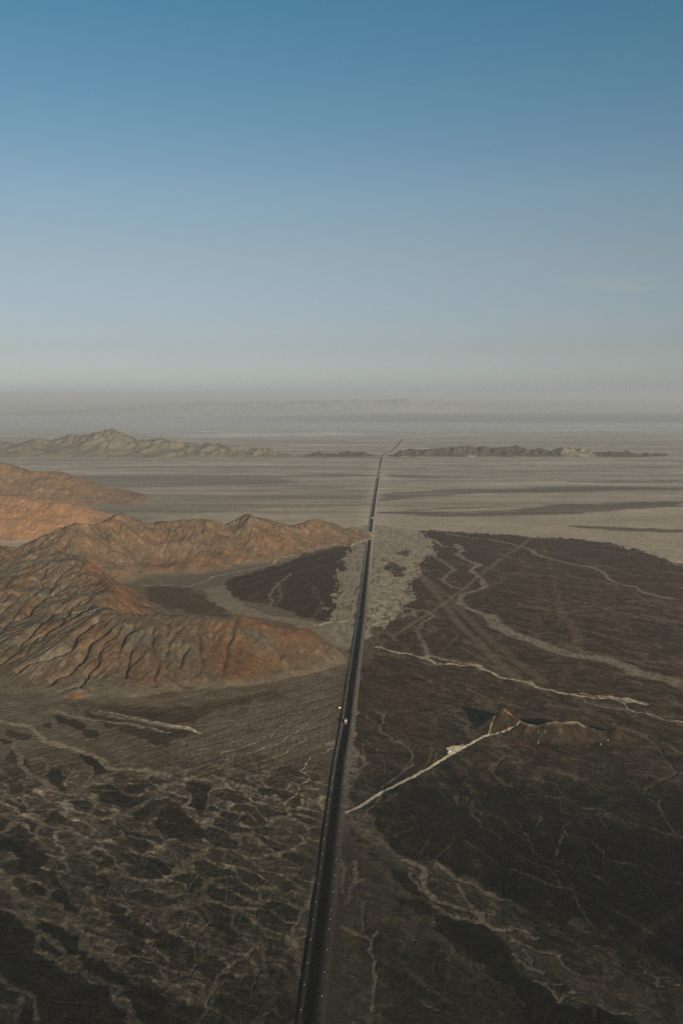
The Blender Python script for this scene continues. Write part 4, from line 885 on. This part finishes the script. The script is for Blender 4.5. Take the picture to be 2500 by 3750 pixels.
# ------------------------------------------------------------------ materials
def node_mat(name):
    m = bpy.data.materials.new(name); m.use_nodes = True
    t = m.node_tree; b = t.nodes['Principled BSDF']; return m, t, b
def plain_mat(name, colr, rough=0.6, metal=0.0, spec=0.3, noise=0.12, scale=3.0):
    m, t, b = node_mat(name)
    tc = t.nodes.new('ShaderNodeTexCoord'); nz = t.nodes.new('ShaderNodeTexNoise'); nz.inputs['Scale'].default_value = scale
    nz.inputs['Detail'].default_value = 4
    t.links.new(tc.outputs['Object'], nz.inputs['Vector'])
    mr = t.nodes.new('ShaderNodeMapRange'); mr.inputs['To Min'].default_value = 1 - noise * 1.6; mr.inputs['To Max'].default_value = 1 + noise * 1.6
    t.links.new(nz.outputs['Fac'], mr.inputs['Value'])
    vm = t.nodes.new('ShaderNodeVectorMath'); vm.operation = 'SCALE'; vm.inputs[0].default_value = colr[:3]
    t.links.new(mr.outputs[0], vm.inputs['Scale']); t.links.new(vm.outputs[0], b.inputs['Base Color'])
    b.inputs['Roughness'].default_value = rough; b.inputs['Metallic'].default_value = metal
    b.inputs['Specular IOR Level'].default_value = spec
    return m
def ground_mat():
    m, t, b = node_mat('desert_ground')
    at = t.nodes.new('ShaderNodeAttribute'); at.attribute_name = 'albedo'
    ge = t.nodes.new('ShaderNodeNewGeometry')
    def noise(scale, det, rough=0.6):
        n = t.nodes.new('ShaderNodeTexNoise'); n.inputs['Scale'].default_value = scale; n.inputs['Detail'].default_value = det; n.inputs['Roughness'].default_value = rough
        t.links.new(ge.outputs['Position'], n.inputs['Vector']); return n
    n1_ = noise(0.9, 4); n2_ = noise(0.16, 5); n3_ = noise(0.02, 4)
    def rng(n, a, b_):
        r = t.nodes.new('ShaderNodeMapRange'); r.inputs['From Min'].default_value = .3; r.inputs['From Max'].default_value = .7
        r.inputs['To Min'].default_value = a; r.inputs['To Max'].default_value = b_; t.links.new(n.outputs['Fac'], r.inputs['Value']); return r
    r1 = rng(n1_, .66, 1.34); r2 = rng(n2_, .80, 1.20); r3 = rng(n3_, .92, 1.08)
    m1 = t.nodes.new('ShaderNodeMath'); m1.operation = 'MULTIPLY'; t.links.new(r1.outputs[0], m1.inputs[0]); t.links.new(r2.outputs[0], m1.inputs[1])
    m2 = t.nodes.new('ShaderNodeMath'); m2.operation = 'MULTIPLY'; t.links.new(m1.outputs[0], m2.inputs[0]); t.links.new(r3.outputs[0], m2.inputs[1])
    vm = t.nodes.new('ShaderNodeVectorMath'); vm.operation = 'SCALE'
    t.links.new(at.outputs['Color'], vm.inputs[0]); t.links.new(m2.outputs[0], vm.inputs['Scale'])
    t.links.new(vm.outputs[0], b.inputs['Base Color'])
    bp = t.nodes.new('ShaderNodeBump'); bp.inputs['Strength'].default_value = 0.55; bp.inputs['Distance'].default_value = 0.5
    t.links.new(n2_.outputs['Fac'], bp.inputs['Height'])
    bp2 = t.nodes.new('ShaderNodeBump'); bp2.inputs['Strength'].default_value = 0.4; bp2.inputs['Distance'].default_value = 0.15
    t.links.new(n1_.outputs['Fac'], bp2.inputs['Height']); t.links.new(bp.outputs[0], bp2.inputs['Normal'])
    t.links.new(bp2.outputs[0], b.inputs['Normal'])
    b.inputs['Roughness'].default_value = 0.95; b.inputs['Specular IOR Level'].default_value = 0.08
    return m
GM = ground_mat()

def tag(o, label=None, cat=None, group=None, kind=None):
    if label: o['label'] = label
    if cat: o['category'] = cat
    if group: o['group'] = group
    if kind: o['kind'] = kind
    return o

def mesh_np(name, co, quads, mat, attr=None, normals=None):
    me = bpy.data.meshes.new(name)
    me.vertices.add(len(co)); me.vertices.foreach_set('co', np.ascontiguousarray(co, f4).ravel())
    nf = len(quads); me.loops.add(nf * 4); me.loops.foreach_set('vertex_index', np.ascontiguousarray(quads, np.int32).ravel())
    me.polygons.add(nf); me.polygons.foreach_set('loop_start', np.arange(0, nf * 4, 4, dtype=np.int32))
    me.update(calc_edges=True)
    if attr is not None:
        a = me.attributes.new('albedo', 'FLOAT_COLOR', 'POINT')
        c4 = np.ones((len(co), 4), f4); c4[:, :3] = attr; a.data.foreach_set('color', c4.ravel())
    me.polygons.foreach_set('use_smooth', np.ones(nf, bool))
    if normals is not None: me.normals_split_custom_set_from_vertices(normals)
    me.materials.append(mat)
    o = bpy.data.objects.new(name, me); COL.objects.link(o); return o

# ------------------------------------------------------------------ terrain objects cut out of the one sheet
Xc = np.clip(X, -62000, 62000)
P3 = np.stack([Xc, Y, Z], -1)
du = np.gradient(P3, axis=1); dv = np.gradient(P3, axis=0)
N = np.cross(du, dv); N *= np.sign(N[..., 2:3] + 1e-12); N /= np.linalg.norm(N, axis=-1, keepdims=True) + 1e-12
reg = hid.copy(); reg[(pth > .5) & (Y < 1100)] = 20
rf = reg[:-1, :-1]
I = np.arange(NR * NC, dtype=np.int64).reshape(NR, NC)
quad = np.stack([I[:-1, :-1], I[:-1, 1:], I[1:, 1:], I[1:, :-1]], -1).reshape(-1, 4)
valid = ~((np.abs(X[:-1, :-1]) > 62000) & (np.abs(X[:-1, 1:]) > 62000) & (np.sign(X[:-1, :-1]) == np.sign(X[:-1, 1:])))
rfl = rf.ravel(); vl = valid.ravel()
P3f = P3.reshape(-1, 3); Nf = N.reshape(-1, 3); Af = alb.reshape(-1, 3)
NAMES = {0: ('ground', 'dark and pale desert plain of varnished gravel laced with dry washes'),
 1: ('hill', 'near brown ridge with deep dark ravines and a rusty red right end'), 2: ('hill', 'ravined grey hill with an orange right shoulder behind the near ridge'),
 3: ('hill', 'long jagged brown range running right towards the road'), 4: ('hill', 'smooth orange dome at the left edge behind the jagged range'),
 5: ('hill', 'hazy pinkish brown slope tapering right behind the orange dome'), 6: ('hills', 'pale hazy mountain range at far left on the plain'),
 7: ('hills', 'very low hazy knolls just left of where the road bends'), 8: ('hills', 'low dark furrowed range on the plain right of the road'),
 9: ('hill', 'small red brown lookout hill with a pale footpath along its crest'), 10: ('hills', 'faint low hills in the haze behind the far left mountains'),
 11: ('hills', 'faint grey rise at far left in the haze'), 12: ('mountains', 'faint pinkish mountain on the horizon above the road'), 13: ('mountains', 'palest mountain line along the horizon'),
 20: ('path', 'white gravel track with parking area leading to the lookout hill')}
for r, (nm, lb) in NAMES.items():
    sel = quad[(rfl == r) & vl]
    if not len(sel): continue
    uq, inv = np.unique(sel, return_inverse=True)
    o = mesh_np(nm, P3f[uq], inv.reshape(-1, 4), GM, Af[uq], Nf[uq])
    tag(o, lb, {'ground': 'ground', 'hill': 'hill', 'hills': 'hills', 'mountains': 'mountains', 'path': 'path'}[nm], kind='structure')
S = 62000.0
yy = float(Y[0, 0])
o = mesh_np('ground', np.array([(-S, -S, -3), (S, -S, -3), (S, S, -3), (-S, S, -3)]), np.array([(0, 1, 2, 3)]), GM, np.full((4, 3), .12, f4))
tag(o, 'wide desert floor under and behind the plain', 'ground', kind='structure')

def terr(x, y):
    """ground height under a point"""
    j = np.clip(np.searchsorted(Y[:, 0], y) - 1, 0, NR - 2); row = Xc[j]
    i = np.clip(np.searchsorted(row, x) - 1, 0, NC - 2)
    return float(Z[j:j + 2, i:i + 2].mean())

# ------------------------------------------------------------------ highway
RP = []
ys = []; y = 60.0
while y < 5000: ys.append(y); y += 5 if y < 1300 else (12 if y < 2500 else 30)
ys = sorted(ys + [p[1] for p in RDW if p[1] > 5000])
RP = [(float(road_x(yv)), yv) for yv in ys]
RZ = 1.0
def ribbon(name, prof, mat, colf=None, zoff=0.0):
    """prof: (offset, z) pairs across the road"""
    P = np.array(RP); T = np.gradient(P, axis=0); T /= np.linalg.norm(T, axis=1, keepdims=True); R_ = np.stack([T[:, 1], -T[:, 0]], 1)
    n, m = len(P), len(prof)
    co = np.zeros((n, m, 3)); ofs = np.array([p[0] for p in prof]); zz = np.array([p[1] for p in prof])
    co[..., 0] = P[:, 0:1] + R_[:, 0:1] * ofs; co[..., 1] = P[:, 1:2] + R_[:, 1:2] * ofs; co[..., 2] = zz + zoff
    II = np.arange(n * m).reshape(n, m)
    q = np.stack([II[:-1, :-1], II[:-1, 1:], II[1:, 1:], II[1:, :-1]], -1).reshape(-1, 4)
    at_ = colf(co.reshape(-1, 3), np.tile(ofs, n)) if colf else None
    return mesh_np(name, co.reshape(-1, 3), q, mat, at_)
offs = [-8.3, -7.9, -7.4, -7.0, -6.6, -6.0, -5.4, -4.8, -4.2, -3.8, -3.46, -3.2, 3.2, 3.46, 3.8, 4.2, 4.8, 5.4, 6.0, 6.6, 7.2, 7.8, 8.4, 9.2, 10.2]
def zpr(o_):
    a = abs(o_); L = 7.0
    if a <= 3.46: return RZ
    if a <= L: return RZ - 0.10 * (a - 3.46) / (L - 3.46)
    return (RZ - .1) - (a - L) * (1.15 if o_ < 0 else .42)
def shcol(co, of):
    yv = co[:, 1]; kk_ = mix(.40, .70, ss(560, 1000, yv)); kk_ = mix(kk_, .95, ss(1400, 2400, yv))  # shoulders darken nearby too: the same vignette shade put into colour
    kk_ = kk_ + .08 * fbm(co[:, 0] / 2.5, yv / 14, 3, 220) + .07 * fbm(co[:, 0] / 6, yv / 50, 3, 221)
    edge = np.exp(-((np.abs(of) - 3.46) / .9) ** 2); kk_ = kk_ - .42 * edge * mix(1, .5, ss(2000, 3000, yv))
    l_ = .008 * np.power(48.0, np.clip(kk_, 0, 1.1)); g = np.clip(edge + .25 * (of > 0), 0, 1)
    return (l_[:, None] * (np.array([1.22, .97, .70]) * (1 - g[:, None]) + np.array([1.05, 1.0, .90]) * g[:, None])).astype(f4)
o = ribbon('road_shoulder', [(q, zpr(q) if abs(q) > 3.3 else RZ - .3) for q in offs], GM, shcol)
tag(o, 'compacted gravel shoulders and bank along the highway', 'road shoulder', kind='structure')
m, t, b = node_mat('asphalt')
ge = t.nodes.new('ShaderNodeNewGeometry'); nz = t.nodes.new('ShaderNodeTexNoise'); nz.inputs['Scale'].default_value = 0.35; nz.inputs['Detail'].default_value = 6
mp = t.nodes.new('ShaderNodeMapping'); mp.inputs['Scale'].default_value = (1.0, .12, 1.0)
t.links.new(ge.outputs['Position'], mp.inputs['Vector']); t.links.new(mp.outputs[0], nz.inputs['Vector'])
rp = t.nodes.new('ShaderNodeValToRGB'); rp.color_ramp.elements[0].position = .3; rp.color_ramp.elements[0].color = (.005, .006, .0055, 1)
rp.color_ramp.elements[1].position = .75; rp.color_ramp.elements[1].color = (.012, .014, .012, 1)
t.links.new(nz.outputs['Fac'], rp.inputs['Fac']); t.links.new(rp.outputs[0], b.inputs['Base Color'])
b.inputs['Roughness'].default_value = 1; b.inputs['Specular IOR Level'].default_value = .0
ASPH = m
o = ribbon('road', [(-3.46, 0), (-1.7, .03), (0, .05), (1.7, .03), (3.46, 0)], ASPH, None, RZ + .012)
tag(o, 'straight two lane black asphalt highway crossing the desert', 'road', kind='structure')
PAINT = plain_mat('worn_road_paint', (.075, .077, .078), .8, noise=.3, scale=.2)
o = ribbon('road_marking', [(3.12, .0), (3.27, .0)], PAINT, None, RZ + .022)
tag(o, 'thin worn pale line along the right edge of the asphalt', 'road marking', kind='structure')

# ------------------------------------------------------------------ small builders
def add_box(bm, cx, cy, cz, sx, sy, sz, taper=1.0, bev=0.0, ty=None):
    vs_ = []
    ty = taper if ty is None else ty
    for z_, tx_, tyy in ((-.5, 1, 1), (.5, taper, ty)):
        for x_, y_ in ((-.5, -.5), (.5, -.5), (.5, .5), (-.5, .5)):
            vs_.append(bm.verts.new((cx + x_ * sx * tx_, cy + y_ * sy * tyy, cz + z_ * sz)))
    fs = [bm.faces.new([vs_[i] for i in f]) for f in ((3, 2, 1, 0), (4, 5, 6, 7), (0, 1, 5, 4), (1, 2, 6, 5), (2, 3, 7, 6), (3, 0, 4, 7))]
    if bev > 0:
        es = list({e for f in fs for e in f.edges}); bmesh.ops.bevel(bm, geom=es, offset=bev, segments=2, affect='EDGES', profile=.6)
def add_cyl(bm, p, r, h, axis='X', seg=14):
    ret = bmesh.ops.create_cone(bm, cap_ends=True, segments=seg, radius1=r, radius2=r, depth=h)
    for v_ in ret['verts']:
        x_, y_, z_ = v_.co
        v_.co = {'X': Vector((z_, y_, x_)), 'Y': Vector((x_, z_, y_)), 'Z': Vector((x_, y_, z_))}[axis] + Vector(p)
def obj(name, bm, mat, parent=None):
    me = bpy.data.meshes.new(name); bmesh.ops.recalc_face_normals(bm, faces=bm.faces); bm.to_mesh(me); bm.free(); me.materials.append(mat)
    o = bpy.data.objects.new(name, me); COL.objects.link(o); o.parent = parent; return o
def B(): return bmesh.new()
def thing(name, label, cat, loc, rz=0, group=None):
    o = bpy.data.objects.new(name, None); COL.objects.link(o); o.location = loc; o.rotation_euler = (0, 0, rz)
    return tag(o, label, cat, group)
WHITE = plain_mat('white_paint', (.78, .78, .76), .45, noise=.05); RED = plain_mat('red_paint', (.42, .035, .02), .4, noise=.08)
GREYR = plain_mat('dusty_white_roof', (.42, .42, .40), .7, noise=.15, scale=1.2); GLASS = plain_mat('dark_glass', (.02, .025, .03), .12, spec=.6, noise=.02)
RUB = plain_mat('tyre_rubber', (.02, .02, .02), .9, noise=.1); ORW = plain_mat('orange_bumper', (.75, .28, .10), .5, noise=.06)
STEEL = plain_mat('grey_steel', (.30, .30, .30), .5, .6, noise=.1); CONC = plain_mat('whitewashed_concrete', (.46, .45, .43), .7, noise=.06, scale=8)
LAMP = plain_mat('lamp_lens', (.75, .72, .6), .15, spec=.6, noise=.02); ORPOST = plain_mat('orange_painted_concrete', (.75, .22, .06), .7, noise=.1)
PINKW = plain_mat('sun_faded_sign_white', (.85, .70, .64), .6, noise=.04); SIGNR = plain_mat('sign_red', (.62, .10, .07), .6, noise=.06)
ROCK = plain_mat('pale_rock', (.50, .44, .36), .95, noise=.25, scale=1.5)

def wheels(t_, ys_, hw, r=.5):
    for yv in ys_:
        for s_ in (-1, 1):
            bm = B(); add_cyl(bm, (s_ * hw, yv, r), r, .3); w_ = obj('wheel', bm, RUB, t_)
            bm = B(); add_cyl(bm, (s_ * (hw + .155), yv, r), r * .5, .03); obj('rim', bm, STEEL, w_)
def truck(name, label, cat, loc, rz, cabm, boxm, roofm, L=6.2, Hb=3.45, bump=None, group=None):
    """front towards -Y in its own frame"""
    t_ = thing(name, label, cat, loc, rz, group)
    bm = B(); add_box(bm, 0, .3 + L / 2, .55 + (Hb - .55) / 2, 2.5, L, Hb - .55, bev=.05); bx = obj('cargo_box', bm, boxm, t_)
    bm = B(); add_box(bm, 0, .3 + L / 2, Hb + .035, 2.42, L - .08, .06); obj('roof_panel', bm, roofm, bx)
    bm = B()
    for yv in np.arange(.9, L, .9): add_box(bm, 0, .3 + yv, Hb + .085, 2.36, .06, .03)
    obj('roof_rib', bm, roofm, bx)
    bm = B(); add_box(bm, 0, .26, Hb - .16, 2.4, .05, .26); obj('header_panel', bm, boxm, bx)
    bm = B(); add_box(bm, 0, L / 2 - .4, .62, 1.0, L + 2.0, .22); obj('chassis', bm, STEEL, t_)
    bm = B(); add_box(bm, 0, -.85, 1.25, 2.3, 1.9, 1.3, bev=.08); add_box(bm, 0, -.80, 2.22, 2.24, 1.7, .85, taper=.93, ty=.72, bev=.06)
    cb = obj('cab', bm, cabm, t_)
    bm = B(); add_box(bm, 0, -1.585, 2.22, 1.95, .05, .62); ws = obj('windscreen', bm, GLASS, cb); 
    for v_ in ws.data.vertices: v_.co.y += (v_.co.z - 2.22) * .27
    for s_ in (-1, 1):
        bm = B(); add_box(bm, s_ * 1.09, -.8, 2.22, .06, .9, .5); obj('side_window', bm, GLASS, cb)
        bm = B(); add_box(bm, s_ * .85, -1.83, .98, .36, .06, .2, bev=.02); obj('headlight', bm, LAMP, cb)
        bm = B(); add_box(bm, s_ * 1.32, -1.35, 2.1, .14, .08, .4); obj('mirror', bm, RUB, cb)
    bm = B(); add_box(bm, 0, -1.87, 1.28, 1.2, .05, .36); obj('grille', bm, RUB, cb)
    bm = B(); add_box(bm, 0, -1.9, .62, 2.36, .2, .42, bev=.05); obj('bumper', bm, bump or STEEL, t_)
    for s_ in (-1, 1):
        bm = B(); add_box(bm, s_ * .95, L + .32, .8, .3, .04, .16); obj('tail_light', bm, RED, t_)
    wheels(t_, (-.85, L - 1.0), 1.08)
    return t_
ry = float(u2w(1264, 2655)[1])
truck('box_truck', 'red cabbed box truck with dusty white cargo box driving towards the viewer', 'truck', (float(road_x(ry)) - 1.55, ry + 1.9, RZ + .05), math.atan2(-(road_x(ry + 50) - road_x(ry)), 50), RED, WHITE, GREYR, bump=ORW)
ry = float(u2w(1362, 1901)[1])
truck('box_truck', 'tall white box truck driving away alone where the plain turns pale', 'truck', (float(road_x(ry)) + 1.5, ry + 6.5, RZ + .05), math.pi + math.atan2(-(road_x(ry + 50) - road_x(ry)), 50), WHITE, WHITE, WHITE, L=7.0, Hb=3.9)
# convoy far away: each vehicle about one pixel, one mesh each
bm = B(); add_box(bm, 0, 3.6, 2.0, 2.5, 6.4, 3.1, bev=.08); add_box(bm, 0, -.7, 1.5, 2.3, 1.7, 2.0, taper=.95, ty=.8, bev=.1)
for yv in (-.6, 5.2):
    for s_ in (-1, 1): add_cyl(bm, (s_ * 1.05, yv, .5), .5, .3)
proto = None
for i, (uu, vv) in enumerate([(1394,1701),(1393,1713),(1391.5,1720),(1390.6,1730),(1389,1739.5),(1387,1749)]):
    yv = float(u2w(uu, vv)[1])
    if proto is None: proto = obj('distant_truck', bm, WHITE); o = proto
    else: o = proto.copy(); COL.objects.link(o)
    o.location = (float(road_x(yv)) + (-1.3 if i % 2 else 1.3), yv, RZ + .05); o.rotation_euler = (0, 0, 0 if i % 2 else math.pi)
    tag(o, ['white truck farthest along the road, nearest to where it bends', 'white truck second from the bend in the distant line of traffic', 'white truck third from the bend in the distant line of traffic',
            'white truck fourth from the bend in the distant line of traffic', 'white truck fifth from the bend in the distant line of traffic', 'white truck nearest the viewer in the distant line of traffic'][i], 'truck', 'distant traffic on the highway')

# ------------------------------------------------------------------ roadside posts
bm = B(); add_box(bm, 0, 0, .42, .27, .22, 1.2, taper=.86, bev=.03); post0 = None
def post(side, yv, mat=None, label=None, grp=None):
    global post0
    if post0 is None: post0 = obj('delineator_post', bm, CONC); o = post0
    else: o = post0.copy(); COL.objects.link(o)
    if mat: o.data = o.data.copy(); o.data.materials[0] = mat
    x_ = float(road_x(yv)) + side
    o.location = (x_, yv, RZ - .1 + .02); o.rotation_euler = (random.uniform(-.05, .05), random.uniform(-.05, .05), random.uniform(-.2, .2))
    tag(o, label or ('white concrete marker post on the gravel shoulder %s of the asphalt' % ('left' if side < 0 else 'right')), 'post', grp or ('marker posts along the %s shoulder' % ('left' if side < 0 else 'right')))
random.seed(4)
LV = [3705,3612,3532,3446.6,3373.5,3308,3241,3182.6,3132,3025,2977]
RV = [3656,3566.5,3484,3407.5,3373,3338,3271,3210,3153,3098,3048,2954,2906,2867,2829,2792.7,2757,2724,2661.7,2632,2605,2578,2553.6,2528.7,2505.7]
for v_ in LV: post(-6.1, float(u2w(1200, v_)[1]))
post(-6.3, float(u2w(1200, 3079)[1]), ORPOST, 'orange painted marker post at the ditch left of the road', 'marker posts along the left shoulder')
y = float(u2w(1200, 2977)[1]) + 25
while y < 2600:
    if random.random() > .06: post(-6.1, y)
    y += 25 if y < 1600 else 50
y = float(u2w(1200, 2505.7)[1]) + 25
for v_ in RV: post(6.35, float(u2w(1200, v_)[1]))
while y < 2600:
    if random.random() > .06: post(6.35, y)
    y += 25 if y < 1600 else 50

# ------------------------------------------------------------------ sign, parked van, shelter, stones
sx, sy = [float(q) for q in u2w(1244, 2597)]
gz = terr(sx, sy)
t_ = thing('road_sign', 'sun faded white billboard with red lower band standing left of the road', 'sign', (sx, sy, gz), .12)
for s_ in (-1, 1):
    bm = B(); add_cyl(bm, (s_ * 1.2, .12, 1.3), .08, 2.8, 'Z', 10); obj('post', bm, STEEL, t_)
bm = B(); add_box(bm, 0, 0, 2.15, 3.3, .1, 1.5, bev=.01); pn = obj('panel', bm, PINKW, t_)
bm = B(); add_box(bm, 0, -.058, 1.58, 3.26, .012, .32); obj('lower_band', bm, SIGNR, pn)
bm = B(); add_box(bm, 0, .09, 2.5, 2.9, .06, .08); add_box(bm, 0, .09, 1.7, 2.9, .06, .08); obj('rail', bm, STEEL, t_)

vx, vy = [float(q) for q in u2w(1642, 2752)]
t_ = thing('parked_van', 'white van parked at the left end of the gravel parking area', 'van', (vx, vy, terr(vx, vy) + .02), rad(28))
bm = B(); add_box(bm, 0, 0, .85, 1.95, 4.6, 1.0, bev=.12); add_box(bm, 0, .35, 1.72, 1.85, 3.7, .85, taper=.9, ty=.9, bev=.1); bd = obj('body', bm, WHITE, t_)
bm = B(); add_box(bm, 0, -1.46, 1.72, 1.55, .06, .55); o = obj('windscreen', bm, GLASS, bd)
for v_ in o.data.vertices: v_.co.y += (v_.co.z - 1.72) * .25
bm = B(); add_box(bm, 0, 2.16, 1.75, 1.4, .06, .45); obj('rear_window', bm, GLASS, bd)
for s_ in (-1, 1):
    bm = B(); add_box(bm, s_ * .91, .3, 1.72, .05, 2.9, .45); obj('side_window', bm, GLASS, bd)
    bm = B(); add_box(bm, s_ * .75, -2.3, .95, .3, .06, .18); obj('headlight', bm, LAMP, bd)
    bm = B(); add_box(bm, s_ * .85, 2.31, 1.0, .16, .04, .3); obj('tail_light', bm, RED, bd)
for q in (-2.32, 2.32):
    bm = B(); add_box(bm, 0, q, .5, 1.9, .16, .26, bev=.04); obj('bumper', bm, WHITE, t_)
wheels(t_, (-1.4, 1.4), .86, .36)

kx, ky = [float(q) for q in u2w(1692, 2733)]
t_ = thing('shelter', 'small open shelter with grey roof on red posts at the track side', 'shelter', (kx, ky, terr(kx, ky)), .3)
for a_ in (-1, 1):
    for c_ in (-1, 1):
        bm = B(); add_cyl(bm, (a_ * 1.1, c_ * 1.0, 1.2), .09, 2.5, 'Z', 8); obj('post', bm, SIGNR, t_)
bm = B(); add_box(bm, 0, 0, 2.5, 2.9, 2.7, .12, bev=.02); add_box(bm, 0, 0, 2.86, 2.7, 2.5, .6, taper=.12, ty=.12); obj('roof', bm, STEEL, t_)
bm = B(); add_box(bm, 0, .7, .45, 1.9, .4, .08); add_box(bm, -.8, .7, .2, .1, .36, .44); add_box(bm, .8, .7, .2, .1, .36, .44); obj('bench', bm, SIGNR, t_)
bm = B(); add_box(bm, 0, 0, .03, 3.0, 2.8, .12); obj('floor', bm, CONC, t_)

def boulder(uu, vv, sz, label, seed):
    x_, y_ = [float(q) for q in u2w(uu, vv)]
    bm = B(); bmesh.ops.create_icosphere(bm, subdivisions=3, radius=1)
    rs = random.Random(seed); pl = [Vector((rs.uniform(-1, 1), rs.uniform(-1, 1), rs.uniform(-.2, 1))).normalized() for _ in range(9)]
    for v_ in bm.verts:
        d = v_.co.normalized(); r_ = min([1.0] + [.78 / max(d.dot(q), .3) for q in pl]); v_.co = Vector((d.x * r_ * sz, d.y * r_ * sz * .7, d.z * r_ * sz * .55 + sz * .25))
    o = obj('boulder', bm, ROCK); o.location = (x_, y_, terr(x_, y_)); tag(o, label, 'boulder')
boulder(2197, 2728, 1.0, 'pale boulder on dark ground below the right end of the lookout hill', 1)
boulder(2224, 2716, 0.9, 'pale boulder at the foot of the small knoll on the lookout hill', 2)

# ------------------------------------------------------------------ air
bm = B(); add_box(bm, 0, 0, (440 - 4) / 2, 126000, 126000, 444)
hm_ = bpy.data.materials.new('haze'); hm_.use_nodes = True; t = hm_.node_tree; t.nodes.clear()
oo = t.nodes.new('ShaderNodeOutputMaterial'); pv = t.nodes.new('ShaderNodeVolumePrincipled')
pv.inputs['Color'].default_value = HAZE_COL; pv.inputs['Density'].default_value = HAZE_D; pv.inputs['Anisotropy'].default_value = 0.0
t.links.new(pv.outputs[0], oo.inputs['Volume'])
o = obj('haze', bm, hm_); tag(o, 'thin dusty haze lying over the plain', 'haze', kind='stuff')
